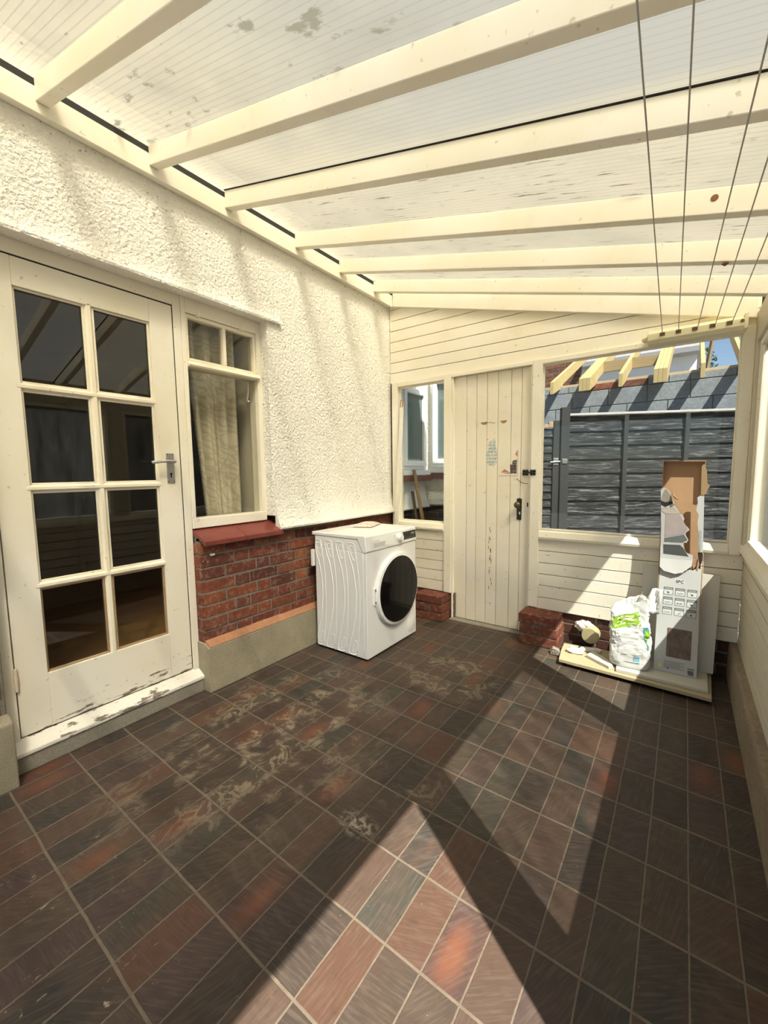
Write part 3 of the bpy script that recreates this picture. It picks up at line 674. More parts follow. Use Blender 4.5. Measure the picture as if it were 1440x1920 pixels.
B('post', M_rightboard, wr, (.285, .372, .568, .722, .0, 1.957), bevel=.003)
w4 = sroot('window_4', 'window in the right wall at the back corner', (.33, 2.5, .83))
B('window_frame', M_frame, w4, (.300, .345, 3.060, 3.095, .83, 1.955), (.300, .345, 2.03, 2.065, .83, 1.955), (.300, .345, 2.065, 3.06, 1.92, 1.955), (.300, .345, 2.065, 3.06, .83, .86), bevel=.003)
B('glazing_bead', M_sash, w4, (.308, .322, 3.040, 3.060, .86, 1.92), bevel=.003)
MB().box(.325, .328, 2.06, 3.065, .855, 1.925).build('pane', M_dustyglass, w4)
w5 = sroot('window_5', 'second window in the right wall', (.33, 1.3, .83))
B('window_frame', M_frame, w5, (.300, .345, 1.860, 1.895, .83, 1.955), (.300, .345, .722, .757, .83, 1.955), (.300, .345, .757, 1.86, 1.92, 1.955), (.300, .345, .757, 1.86, .83, .86), bevel=.003)
MB().box(.325, .328, .752, 1.865, .855, 1.925).build('pane', M_filmglass, w5)
# unseen end behind the camera, opened below the header to let light in
m = MB()
for k in range(22, 32):
    p = roofline([(-2.2, k * .09), (.30, k * .09), (.30, k * .09 + .0875), (-2.2, k * .09 + .0875)])
    if len(p) > 2: m.prism(p, 'y', -.93, -.912)
struct(m.build('wall_front', M_board), 'boarded header over the unseen end opened for light behind the camera')

# ------------------------------------------------------------------ THING: washing machine
wm = thing('washing_machine', 'white front-loading washing machine with a black round door against the brick wall', 'washing machine', (-1.90, 2.40, 0))
WX0, WX1, WY0, WY1 = -2.135, -1.660, 2.092, 2.706
cab = MB()
cab.box(WX0 + .008, WX1, WY0, WY1, .016, .742)
cab.prism([(WX0 + .008, .742), (WX1 - .028, .742), (WX1 - .075, .824), (WX0 + .008, .824)], 'y', WY0, WY1)
cab.build('cabinet', M_white, wm, .005, 3)
MB().box(WX0 + .02, WX1 - .02, WY0 + .012, WY1 - .012, .0, .016).build('base', M_black, wm, .002)
lid = MB(); lid.box(WX0 - .018, WX1 - .055, WY0 - .004, WY1 + .004, .826, .850); lid.build('lid', M_white, wm, .005, 3)
fp = MB(); fp.prism([(WX1 - .070, .8255), (WX1 - .026, .743), (WX1 + .004, .743), (WX1 + .006, .752), (WX1 - .006, .842), (WX1 - .014, .851), (WX1 - .060, .851)], 'y', WY0 - .005, WY1 + .005)
pan = fp.build('control_panel', M_white, wm, .004, 3)
MB().box(WX1 - .03, WX1 + .0015, WY0 + .004, WY1 - .004, .7395, .7425).build('panel_gap', M_grey, wm)
def onpan(z): return WX1 + .006 - (z - .752) / .09 * .012 + .0003
Mp = Matrix.Translation((onpan(.79), 0, .79)) @ Matrix.Rotation(-.132, 4, 'Y')
dr = MB(); dr.box(0, .0015, 2.150, 2.345, -.030, .028, M=Mp); dw = dr.build('detergent_drawer', M_white, wm, .001)
q = MB(); q.prism([(2.172, -.022), (2.292, -.022), (2.304, .002), (2.312, .006), (2.172, .006)], 'x', .0014, .0032, M=Mp); q.build('drawer_recess', plain('drawer_shade', (.50, .49, .47), .5, 0, .03), dw, .0006)
q = MB()
for i in range(7): q.box(.0008, .0022, 2.178 + i * .009, 2.1845 + i * .009, .012, .0185, M=Mp)
q.build('brand_lettering', M_grey, wm)
kn = MB()
for prof in ([(.034, 0), (.032, .008), (.026, .010)], [(.0245, .008), (.024, .026), (.021, .030), (.002, .031)]):
    rings = [[Mp @ V((h, 2.474 + r * math.cos(k * 2 * math.pi / 32), .004 + r * math.sin(k * 2 * math.pi / 32))) for k in range(32)] for r, h in prof]
    kn.loft(rings)
kn.build('programme_knob', M_white, wm, smooth=True).modifiers.new('e', 'EDGE_SPLIT').split_angle = .7
for sgn in (-1, 1):
    q = MB()
    for i in range(5): q.box(.0008, .0020, 2.474 + sgn * .050 - .010, 2.474 + sgn * .050 + .010, -.018 + i * .011, -.0155 + i * .011, M=Mp)
    q.build('programme_scale', M_grey, wm)
dp = MB(); dp.box(0, .0025, 2.532, 2.702, -.022, .036, M=Mp); dpo = dp.build('display', M_black, wm, .003)
q = MB()
for i in range(6): q.box(.0024, .0031, 2.555 + i * .022, 2.567 + i * .022, -.012, -.009, M=Mp)
q.box(.0024, .0031, 2.635, 2.685, .008, .024, M=Mp); q.build('display_icons', plain('dim_icons', (.20, .20, .20), .4), dpo)
# door: white ring, black disc flattened on the right
dc = (2.432, .432)
def ringpts(r, x, cut=None, n=72):
    P = []
    for k in range(n):
        a_ = 2 * math.pi * k / n; yy = r * math.cos(a_)
        if cut is not None: yy = min(yy, cut)
        P.append(V((x, dc[0] + yy, dc[1] + r * math.sin(a_))))
    return P
dd = MB(); dd.loft([ringpts(.262, WX1 - .001, .256), ringpts(.262, WX1 + .018, .256), ringpts(.256, WX1 + .028, .252), ringpts(.236, WX1 + .033, .243), ringpts(.230, WX1 + .030, .241)])
rg = dd.build('door', M_white, wm, smooth=True); rg.modifiers.new('e', 'EDGE_SPLIT').split_angle = .6
dd = MB(); dd.loft([ringpts(.238, WX1 + .024, .2415), ringpts(.238, WX1 + .034, .2415), ringpts(.234, WX1 + .0375, .239), ringpts(.18, WX1 + .040, .19), ringpts(.06, WX1 + .042, .07)])
dd.build('door_glass', M_blackglass, rg, smooth=True).modifiers.new('e', 'EDGE_SPLIT').split_angle = .6
hg = MB(); hg.box(WX1 - .001, WX1 + .016, 2.158, 2.176, .372, .494); h_ = hg.build('door_hinge', M_white, rg, .003)
for zz in (.392, .475): MB().box(WX1 + .014, WX1 + .0175, 2.163, 2.171, zz - .008, zz + .008).build('hinge_slot', M_black, rg)
MB().loft([[V((WX1 + x_, 2.640 + r * math.cos(k * 2 * math.pi / 40), .098 + r * 1.02 * math.sin(k * 2 * math.pi / 40))) for k in range(40)] for r, x_ in ((.062, -.001), (.062, .0015), (.0595, .003), (.0575, .0012), (.056, .002), (.002, .0025))]).build('filter_cover', M_white, wm, smooth=True)
# pressed ribs on the left flank
sr = MB()
def rib(pts, r=.0042, dx=0.0):
    P = [V((x_ + dx, WY0 + .0008, z_)) for x_, z_ in pts]; Q = []
    for i in range(len(P) - 1):          # gentle Catmull-Rom
        p0, p1, p2, p3 = P[max(i - 1, 0)], P[i], P[i + 1], P[min(i + 2, len(P) - 1)]
        for k in range(4):
            t = k / 4; Q.append(.5 * ((2 * p1) + (p2 - p0) * t + (2 * p0 - 5 * p1 + 4 * p2 - p3) * t * t + (3 * p1 - p0 - 3 * p2 + p3) * t ** 3))
    Q.append(P[-1]); sr.tube(Q, r, 8)
LB = [(-1.798, .795), (-1.822, .786), (-1.809, .711), (-1.777, .622), (-1.757, .507), (-1.752, .428), (-1.759, .326), (-1.784, .205), (-1.812, .111), (-1.825, .040), (-1.812, .024), (-1.767, .026), (-1.750, .042)]
RB = [(-1.798, .795), (-1.772, .795), (-1.757, .775), (-1.741, .667), (-1.724, .532), (-1.722, .367), (-1.734, .180), (-1.750, .042)]
T4 = [(-1.806, .772), (-1.782, .774), (-1.763, .766), (-1.752, .690), (-1.770, .684), (-1.787, .713), (-1.806, .772)]
B4 = [(-1.762, .126), (-1.752, .118), (-1.756, .056), (-1.790, .045), (-1.795, .056), (-1.778, .115), (-1.762, .126)]
for k in range(4):
    dx = -.1035 * k
    for p_, r_ in ((LB, .0046), (RB, .0036), (T4, .0032), (B4, .0032)):
        rib([(max(x_, -2.119 - dx), z_) for x_, z_ in p_], r_, dx)
rib([(-1.690, .735), (-1.690, .30), (-1.692, .03)], .003)
sr.build('side_panel', M_white, wm, smooth=True)
hs = MB(); hs.tube([(-2.135, 2.16, .60), (-2.155, 2.14, .62), (-2.155, 2.13, .70)], .012, 10); hs.build('drain_hose', M_grey, wm, smooth=True)
bp = MB(); bp.box(-2.156, -2.136, 2.075, 2.10, .60, .72); bp.build('transit_bracket', M_whiteplastic, wm, .003)

# packet on the machine
def m_packet():
    m, g = newmat('printed_packet'); v = OBJ(g); n = NOISE(g, v, 30, 3, .6, .8)
    c = MIX(g, STEP(g, n, .52, .56), (.74, .66, .57), (.62, .40, .32)); c = MIX(g, STEP(g, NOISE(g, v, 60, 2), .63, .66), c, (.35, .16, .12))
    OUT(g, PRINC(g, c, .3)); return m
pk = MB(); rows = []
Mk = Matrix.Translation((-2.005, 2.545, .852)) @ Matrix.Rotation(.35, 4, 'Z')
for i in range(17):
    r1, r2 = [], []
    for j in range(13):
        u_, v_ = i / 16 * 2 - 1, j / 12 * 2 - 1
        th = .021 * max(0, (1 - abs(u_) ** 3)) ** .6 * max(0, (1 - abs(v_) ** 3)) ** .6 + .001
        nz = noise.noise(V((u_ * 3, v_ * 3, 1.3))) * .006
        r1.append((Mk @ V((u_ * .075 + nz, v_ * .125, th + .012 * max(0, nz * 60) * (1 - u_ * u_) * (1 - v_ * v_) + .003)), Mk @ V((u_ * .075 + nz, v_ * .125, .0008))))
    rows.append(r1)
pk.loft([[a_ for a_, _ in r] for r in rows], closed=False, caps=False); pk.loft([[b_ for _, b_ in r] for r in rows], closed=False, caps=False)
bmesh.ops.remove_doubles(pk.b, verts=pk.b.verts, dist=.0022)
bmesh.ops.recalc_face_normals(pk.b, faces=pk.b.faces)
tag(pk.build('printed_packet', m_packet(), None, smooth=True), 'flat pinkish printed packet lying on top of the washing machine', 'packet')

# leaning strip of white wood in the corner
ls = MB(); A_, B_ = V((-2.052, 3.13, 1.885)), V((-2.085, 2.985, .0)); dv = (A_ - B_)
Ml = Matrix.Translation(B_) @ dv.to_track_quat('Z', 'Y').to_matrix().to_4x4()
ls.box(-.019, .019, -.006, .006, 0, dv.length, M=Ml)
lo = ls.build('wooden_batten', paint('worn_white_batten', (.80, .78, .72), .5, .45, .25, grain=(1, 1, .2)), None, .0015); tag(lo, 'thin white batten leaning in the corner behind the washing machine', 'batten')
q = MB()
for (xx, a_, b_) in ((-.019, -.014, .030), (.004, .012, .05)): q.box(xx, xx + .014, -.0062, .0062, dv.length - .055, dv.length + .008, M=Ml)
q.build('broken_end', M_raw, lo, .001)

# ------------------------------------------------------------------ THING: retractable washing line
rl = thing('washing_line_reel', 'cream retractable washing line reel above the large end window', 'washing line', (0, 3.10, 2.05))
M_reel = plain('cream_plastic', (.74, .68, .45), .4, 0, .04); M_reeld = plain('cream_plastic_slot', (.10, .07, .03), .7)
c_ = MB(); c_.prism([(3.163, 2.022), (3.075, 2.020), (3.048, 2.036), (3.046, 2.074), (3.060, 2.092), (3.163, 2.096)], 'x', -.222, .232); cas = c_.build('casing', M_reel, rl, .004, 3)
MB().lathe([(.018, 0), (.018, -.02), (.010, -.032), (.001, -.034)], (-.222, 3.095, 2.056), 'x', 16).build('end_knob', M_reel, rl, smooth=True)
MB().box(.222, .240, 3.046, 3.163, 2.020, 2.100).build('end_cap', M_reel, rl, .003)
SX = [-.148, -.070, .007, .086, .160]
for x_ in SX: MB().box(x_ - .013, x_ + .013, 3.0445, 3.06, 2.052, 2.072).build('slot', M_reeld, cas)
MB().lathe([(.009, 0), (.009, .004)], (.214, 3.0445, 2.062), 'y', 12).build('screw_hole', M_reeld, cas)
EX = [(-.072, 2.118), (.014, 2.118), (.166, 2.120), (.207, 2.134), (.268, 2.16)]
M_cord = plain('grey_cord', (.40, .38, .33), .6, 0, .1, 200)
for x_, (ex, ez) in zip(SX, EX):
    sx = x_ + (.012 if x_ > 0 else 0)
    P_ = [V((sx, 3.045, 2.066)) + (V((ex, -.90, ez)) - V((sx, 3.045, 2.066))) * t - V((0, 0, .018 * 4 * t * (1 - t))) * .4 for t in [i / 16 for i in range(17)]]
    MB().tube(P_, .0021, 6).build('cord', M_cord, rl, smooth=True)
q = MB()
for (ex, ez) in EX: q.tube([(ex, -.912, ez), (ex, -.895, ez), (ex, -.890, ez + .01)], .003, 6)
q.box(-.10, .24, -.912, -.900, 2.09, 2.112); q.build('hook_rail', M_reel, rl, .001)

# ------------------------------------------------------------------ THINGS in the far right corner
# stacked boards on the floor
M_mdf = plain('chipboard', (.40, .33, .20), .8, 0, .15, 60); M_melamine = plain('white_melamine', (.54, .52, .45), .4, 0, .04)
lb = MB(); lb.prism([(-.610, 2.765), (.172, 2.722), (.185, 3.13), (-.640, 3.05), (-.632, 2.93)], 'z', .023, .043)
lbo = tag(lb.build('floor_board', M_mdf, None, .002), 'large pale brown chipboard sheet lowest on the floor', 'board')
for xa in (-.57, .02): MB().box(xa, xa + .07, 2.80, 3.05, 0, .0225).build('bearer', M_raw, lbo, .002)
ub = MB(); ub.prism([(-.285, 2.775), (.158, 2.772), (.162, 3.115), (-.30, 3.105), (-.295, 2.95)], 'z', .044, .062)
tag(ub.build('shelf_board', M_melamine, None, .0015), 'white coated board lying on the brown chipboard under the carton', 'board')
oc = MB(); oc.prism([(-.43, 2.885), (-.285, 2.785), (-.262, 2.80), (-.285, 2.865), (-.40, 2.985)], 'z', .0435, .062)
bmesh.ops.translate(oc.b, verts=oc.b.verts, vec=(-.040, 0, .0005))
tag(oc.build('board_offcut', M_melamine, None, .0015), 'triangular white board offcut lying left of the paper sack', 'offcut')
def lump(name, c, r, mat, label, cat, sc=(1, 1, 1), seed=0, sub=2, amp=.35, flat=True):
    m = MB(); bmesh.ops.create_icosphere(m.b, subdivisions=3, radius=1)
    for v in m.b.verts:
        d = 1 + amp * noise.noise(v.co * 1.7 + V((seed, seed * 2, 0))) + amp * .4 * noise.noise(v.co * 5 + V((0, seed, 3)))
        p = v.co * d; p = V((p.x * sc[0], p.y * sc[1], p.z * sc[2])) * r
        if flat: p.z = max(p.z, -r * sc[2] * .55)
        v.co = p
    zmin = min(v.co.z for v in m.b.verts)
    bmesh.ops.translate(m.b, verts=m.b.verts, vec=V(c) - V((0, 0, zmin)))
    return tag(m.build(name, mat, None, smooth=False), label, cat)
M_plaster = plain('plaster_lump', (.62, .58, .50), .9, 0, .12, 40, .6)
lump('plaster_lump', (-.545, 2.925, .0435), .042, M_plaster, 'pale crumbled plaster lump on the left end of the brown board', 'rubble', (1.3, .8, .55), 2)
lump('brick_chip', (-.665, 2.92, .0), .036, plain('grey_rubble', (.24, .20, .16), .9, 0, .2, 40, .6), 'grey stone chip on the tiles beside the right brick footing', 'rubble', (1, .9, .9), 6)
pl2 = MB(); pl2.prism([(-.53, 2.965), (-.40, 2.995), (-.395, 3.025), (-.42, 3.04), (-.52, 3.01)], 'z', .0435, .064); tag(pl2.build('plaster_offcut', M_plaster, None, .006), 'long white plaster piece lying by the round pipe cap', 'rubble')
# capped pipe on the wall
pc = thing('drain_pipe', 'short capped round pipe standing out low on the end wall', 'pipe', (-.484, 3.15, .10))
MB().lathe([(.056, 0), (.056, -.075), (.052, -.078), (.004, -.079)], (-.484, 3.175, .112), 'y', 28).build('pipe_cap', plain('khaki_cap', (.40, .34, .19), .6, 0, .1), pc, .0015)
lump_m = MB(); bmesh.ops.create_icosphere(lump_m.b, subdivisions=3, radius=1)
for v in lump_m.b.verts:
    d = 1 + .3 * noise.noise(v.co * 2.1); v.co = V((-.535, 3.165, .155)) + V((v.co.x * .06, v.co.y * .03, v.co.z * .04)) * d
lump_m.build('mortar_collar', M_plaster, pc)
# white panel leaning behind the carton
pn = MB(); P0, P1 = V((0, 3.012, .063)), V((0, 3.118, .640)); ang = math.atan2(P1.y - P0.y, P1.z - P0.z)
Mn = Matrix.Translation((-.190, 3.012, .063)) @ Matrix.Rotation(-ang, 4, 'X')
pn.prism([(0, 0), (.378, 0), (.390, .575), (0, .600)], 'y', 0, .016, M=Mn)
pno = tag(pn.build('leaning_panel', M_melamine, None, .0015), 'wide cream-white panel leaning on the boards behind the tall carton', 'panel')

# torn carton
ct = thing('torn_carton', 'tall narrow torn white and brown flooring carton leaning at the large window', 'carton', (.02, 2.93, .063))
M_cw = plain('carton_white', (.43, .43, .42), .55, 0, .03); M_cb = plain('carton_brown', (.40, .24, .13), .85, 0, .10, 18); M_cbl = plain('carton_edge', (.30, .20, .10), .85, 0, .1)
TH = .250; W0, W1 = -.100, .108; ZB = .064
def CP(x, z, d=0): return V((x, 2.897 + min(z - ZB, .656) * TH + max(0, z - .72) * .05 + d, z))    # point on the front plane, d backwards
def cpoly(m, pts, d0, d1, mi=0):
    A2 = [m.b.verts.new(CP(x, z, d0)) for x, z in pts]; B2 = [m.b.verts.new(CP(x, z, d1)) for x, z in pts]
    fs = [m.b.faces.new(A2), m.b.faces.new(B2[::-1])]
    for i in range(len(pts)): fs.append(m.b.faces.new([A2[i], B2[i], B2[(i + 1) % len(pts)], A2[(i + 1) % len(pts)]]))
    bmesh.ops.recalc_face_normals(m.b, faces=fs)
    for f in fs: f.material_index = mi
DP = .050
# x drifts right as the carton leans: skew with height
def SK(z): return -.012 * (z - ZB) / 1.25
def cw(pts): return [(x, z) for x, z in pts]
m = MB(); cpoly(m, [(W0, ZB), (W1, ZB), (W1 - .006, .72), (W0 - .006, .72)], DP - .004, DP); cpoly(m, [(W0 - .006, .72), (W1 - .006, .72), (W1 - .012, 1.312), (W0 - .012, 1.316)], DP - .004, DP); m.build('back_panel', M_cb, ct)
m = MB(); cpoly(m, [(W0, ZB), (W0 + .003, ZB), (W0 - .003, .72), (W0 - .006, .72)], .0, DP - .004); cpoly(m, [(W0 - .006, .72), (W0 - .003, .72), (W0 - .009, 1.316), (W0 - .012, 1.316)], .0, DP - .004); m.build('side_panel', [M_cb], ct)
m = MB(); cpoly(m, [(W1 - .003, ZB), (W1, ZB), (W1 + .004, .76), (W1 + .001, .76)], 0, DP - .004); cpoly(m, [(W1 - .016, 1.10), (W1 - .013, 1.10), (W1 - .012, 1.312), (W1 - .015, 1.312)], .022, DP - .004); m.build('side_panel', [M_cb], ct)
m = MB(); cpoly(m, [(W0 - .012, 1.311), (W1 - .012, 1.307), (W1 - .012, 1.312), (W0 - .012, 1.316)], .005, DP); m.build('top_flap', M_cb, ct)
m = MB(); cpoly(m, [(W0, ZB), (W1, ZB), (W1, ZB + .003), (W0, ZB + .003)], 0, DP); m.build('bottom_flap', M_cb, ct)
fl = MB(); cpoly(fl, [(.078, 1.295), (.094, 1.288), (.104, 1.25), (.110, 1.18), (.122, 1.162), (.112, 1.14), (.106, 1.115), (.094, 1.108), (.082, 1.11)], .02, .024); fl.build('torn_flap', M_cbl, ct)
low = [(W0, ZB), (W1, ZB), (.104, .672), (.085, .676), (.063, .660), (.048, .664), (.025, .643), (-.018, .629), (-.059, .636), (-.085, .655), (W0 + .001, .672)]
m = MB(); cpoly(m, low, -.003, 0); frp = m.build('front_panel', M_cw, ct)
flap = [(-.117, 1.148), (-.093, 1.151), (-.083, 1.140), (-.070, 1.128), (-.060, 1.095), (-.048, 1.067), (-.038, 1.035), (-.023, 1.014), (-.015, .995), (-.003, .989), (.010, .967), (.006, .950), (.009, .936), (.026, .918), (.038, .901), (.022, .884), (.018, .873), (.035, .840), (.028, .824), (.011, .820), (.012, .80), (.019, .779), (.030, .762), (.061, .750), (.060, .72), (.057, .686), (.038, .668), (.016, .647), (-.021, .634), (-.078, .646), (-.100, .668), (-.104, .9)]
def bend(z): return -.004 - (.018 * ((.80 - z) / .17) ** 1.3 if z < .80 else 0)
def banded(m, pts, d0, d1, step=.012):
    """a sheet that follows the bent card: cut into narrow bands, each nearly flat"""
    zs = [z for _, z in pts]; z = min(zs)
    while z < max(zs):
        p = clip(clip(pts, 0, -1, -z), 0, 1, z + step)
        if len(p) > 2:
            fa = [m.b.verts.new(CP(x, zz, bend(zz) + d0)) for x, zz in p]; fb = [m.b.verts.new(CP(x, zz, bend(zz) + d1)) for x, zz in p]
            try:
                m.b.faces.new(fa); m.b.faces.new(fb[::-1])
                for i in range(len(p)): m.b.faces.new([fa[i], fb[i], fb[(i + 1) % len(p)], fa[(i + 1) % len(p)]])
            except ValueError: pass
        z += step
    bmesh.ops.remove_doubles(m.b, verts=m.b.verts, dist=.00005)
    bmesh.ops.triangulate(m.b, faces=[f for f in m.b.faces if len(f.verts) > 4])
    bmesh.ops.recalc_face_normals(m.b, faces=m.b.faces)
m = MB(); banded(m, flap, -.003, 0)
fpo = m.build('torn_front', M_cw, ct); fpo['label'] = 'torn printed upper front of the carton'
def inlay(name, pts, mat, parent, d=-.0085, b=None):
    m = MB()
    if b: banded(m, pts, -.0042, -.0028); return m.build(name, mat, parent)
    f0 = [m.b.verts.new(CP(x, z, d)) for x, z in pts]; m.b.faces.new(f0)
    bmesh.ops.triangulate(m.b, faces=m.b.faces[:]); bmesh.ops.solidify(m.b, geom=m.b.faces[:], thickness=.0004)
    bmesh.ops.recalc_face_normals(m.b, faces=m.b.faces); return m.build(name, mat, parent)
inlay('printed_photo', [(-.103, 1.12), (-.093, 1.145), (-.075, 1.125), (-.062, 1.095), (-.053, 1.072), (-.089, 1.062), (-.112, 1.070)], plain('print_taupe', (.26, .22, .17), .5, 0, .15, 25), fpo, b=1)
inlay('printed_chevron', [(-.113, 1.072), (-.091, 1.062), (-.056, 1.073), (-.050, 1.056), (-.089, 1.034), (-.112, 1.047)], plain('print_black', (.012, .012, .015), .5), fpo, b=1)
inlay('printed_photo', [(-.084, .990), (-.012, .988), (.004, .955), (.030, .903), (.012, .876), (-.084, .850)], plain('print_rose', (.34, .28, .27), .5, 0, .14, 22), fpo, b=1)
inlay('printed_photo', [(-.110, 1.034), (-.089, 1.020), (-.05, 1.043), (-.03, 1.012), (-.012, .993), (-.086, .992), (-.105, 1.005)], plain('print_pale', (.40, .35, .30), .5, 0, .2, 30), fpo, b=1)
inlay('printed_photo', [(-.084, .843), (.012, .871), (.030, .840), (.006, .822), (-.084, .820)], plain('print_teal', (.11, .125, .12), .5, 0, .2, 30), fpo, b=1)
inlay('printed_photo', [(-.088, .803), (-.004, .806), (.012, .790), (.040, .742), (-.085, .747)], plain('print_charcoal', (.055, .058, .055), .5, 0, .2, 60), fpo, b=1)
rs = [(.066, 1.095), (.080, 1.106), (.098, 1.102), (.108, .762), (.093, .768), (.081, .819), (.084, .871), (.073, .944), (.078, .99), (.064, 1.018), (.070, 1.06)]
m = MB(); cpoly(m, rs, .0, .003); rso = m.build('torn_strip', plain('carton_pale', (.48, .49, .49), .5, 0, .04), ct)
inlay('printed_photo', [(.084, .90), (.096, .90), (.096, .772), (.092, .775), (.083, .82), (.086, .87)], plain('print_grey', (.34, .36, .36), .5, 0, .3, 40), rso, d=-.0006)
m = MB(); cpoly(m, [(.083, .769), (.106, .772), (.104, .706), (.094, .702), (.088, .73)], -.004, -.001); m.build('dark_tab', M_black, ct)
m = MB()
for pts in ([(.060, .70), (.083, .745), (.078, .69), (.066, .668)], [(.088, .735), (.094, .70), (.088, .664), (.080, .668)]): cpoly(m, pts, -.006, -.003)
m.build('torn_shreds', plain('shred_brown', (.30, .17, .11), .8, 0, .3), ct)
m = MB(); m.tube([CP(-.055, 1.13, -.010), CP(-.048, 1.10, -.02), CP(-.03, 1.085, -.028), CP(-.018, 1.088, -.02)], [.003, .006, .005, .002], 6); m.build('torn_curl', M_cbl, ct)
# printing on the lower front
M_ink = plain('print_ink', (.05, .05, .05), .5); M_inkl = plain('print_ink_pale', (.13, .135, .135), .5); M_pw = plain('print_white', (.50, .51, .50), .5)
def rect(x0_, x1_, z0_, z1_, k=.02): return [(x0_, z0_), (x1_, z0_ + (x1_ - x0_) * k), (x1_, z1_ + (x1_ - x0_) * k), (x0_, z1_)]
def rrect(x0_, x1_, z0_, z1_, r):
    P_ = []
    for cx_, cz_, a0 in ((x1_ - r, z1_ - r, 0), (x0_ + r, z1_ - r, 90), (x0_ + r, z0_ + r, 180), (x1_ - r, z0_ + r, 270)):
        for k in range(5): a_ = math.radians(a0 + k * 22.5); P_.append((cx_ + r * math.cos(a_), cz_ + r * math.sin(a_)))
    return P_
inlay('spc_badge', rrect(-.018, .030, .574, .602, .008), M_pw, frp, d=-.0036)
lean = math.atan(TH)
Mt = Matrix.Translation(CP(.006, .588, -.0052)) @ Matrix.Rotation(-lean, 4, 'X') @ Matrix.Rotation(math.pi / 2, 4, 'X')
text_mesh('spc_lettering', 'SPC', .024, Mt, M_ink, frp)
for r_ in range(3):
    for k in range(3):
        xa = -.073 + k * .0585; za = .505 - r_ * .0575
        inlay('pictogram', rect(xa, xa + .048, za, za + .044), M_inkl, frp, d=-.0036)
        inlay('pictogram', rect(xa + .0025, xa + .0455, za + .0025, za + .029), M_pw, frp, d=-.0041)
        m = MB(); cx_, cz_ = xa + .024, za + .014
        if (r_, k) in ((0, 0), (0, 2), (1, 2)): shapes = [[(cx_ - .004, cz_ - .004), (cx_ + .005, cz_ - .004), (cx_ + .004, cz_ + .004), (cx_ - .003, cz_ + .005)], [(cx_ - .009, cz_ + .005), (cx_ - .006, cz_ + .005), (cx_ - .003, cz_ + .001), (cx_ - .006, cz_ + .001)]]
        elif (r_, k) in ((0, 1), (1, 0), (2, 0)): shapes = [[(cx_ - .014, cz_), (cx_ - .005, cz_ - .003), (cx_ + .004, cz_ + .001), (cx_ + .014, cz_ - .002), (cx_ + .014, cz_), (cx_ + .004, cz_ + .003), (cx_ - .005, cz_ - .001), (cx_ - .014, cz_ + .002)]]
        elif (r_, k) == (1, 1): shapes = [[(cx_ - .014, cz_ - .003), (cx_ - .006, cz_ - .003), (cx_ - .006, cz_ + .002), (cx_ - .014, cz_ + .003)], [(cx_ - .002, cz_ - .003), (cx_ + .013, cz_ - .001), (cx_ + .013, cz_ + .003), (cx_ - .002, cz_ + .001)]]
        elif (r_, k) == (2, 1): shapes = [[(cx_ - .009, cz_ - .006), (cx_ - .006, cz_ - .006), (cx_ + .009, cz_ + .005), (cx_ + .007, cz_ + .007)]]
        else: shapes = [[(cx_ - .005, cz_ - .004), (cx_ + .005, cz_ - .004), (cx_ + .005, cz_ + .004), (cx_ - .005, cz_ + .004)]]
        for p_ in shapes: cpoly(m, p_, -.0049, -.0043)
        m.build('pictogram', M_ink, frp)
        inlay('pictogram', rect(xa + .006, xa + .042, za + .035, za + .0375), M_pw, frp, d=-.0041)
def m_woodprint():
    m, g = newmat('wood_photo'); n = NOISE(g, MAP(g, OBJ(g), scale=(2, 1, 1), rot=(0, .6, 0)), 14, 5, .6, 1.0)
    c = RAMP(g, n, [(.3, (.075, .048, .034)), (.55, (.15, .105, .08)), (.8, (.21, .155, .12))]); OUT(g, PRINC(g, c, .6)); return m
inlay('sample_window', rrect(-.043, .077, .152, .316, .005), m_woodprint(), frp, d=-.0036)
inlay('warning_triangle', [(-.083, .084), (-.057, .086), (-.070, .113)], plain('print_yellow', (.62, .55, .16), .5), frp, d=-.0036)
m = MB()
for i in range(11): cpoly(m, [(.066 + i * .0026, .072), (.0675 + i * .0026, .072), (.0675 + i * .0026, .098), (.066 + i * .0026, .098)], -.0042, -.0034)
cpoly(m, [(.064, .104), (.096, .105), (.096, .109), (.064, .108)], -.0042, -.0034); m.build('barcode', M_ink, frp)
m = MB()
for i in range(5): cpoly(m, [(-.05, .126 - i * .009), (.05 - .02 * (i % 2), .127 - i * .009), (.05 - .02 * (i % 2), .129 - i * .009), (-.05, .128 - i * .009)], -.0042, -.0034)
cpoly(m, [(-.035, .084), (-.024, .084), (-.024, .092), (-.035, .092)], -.0042, -.0034); m.build('small_print', M_inkl, frp)

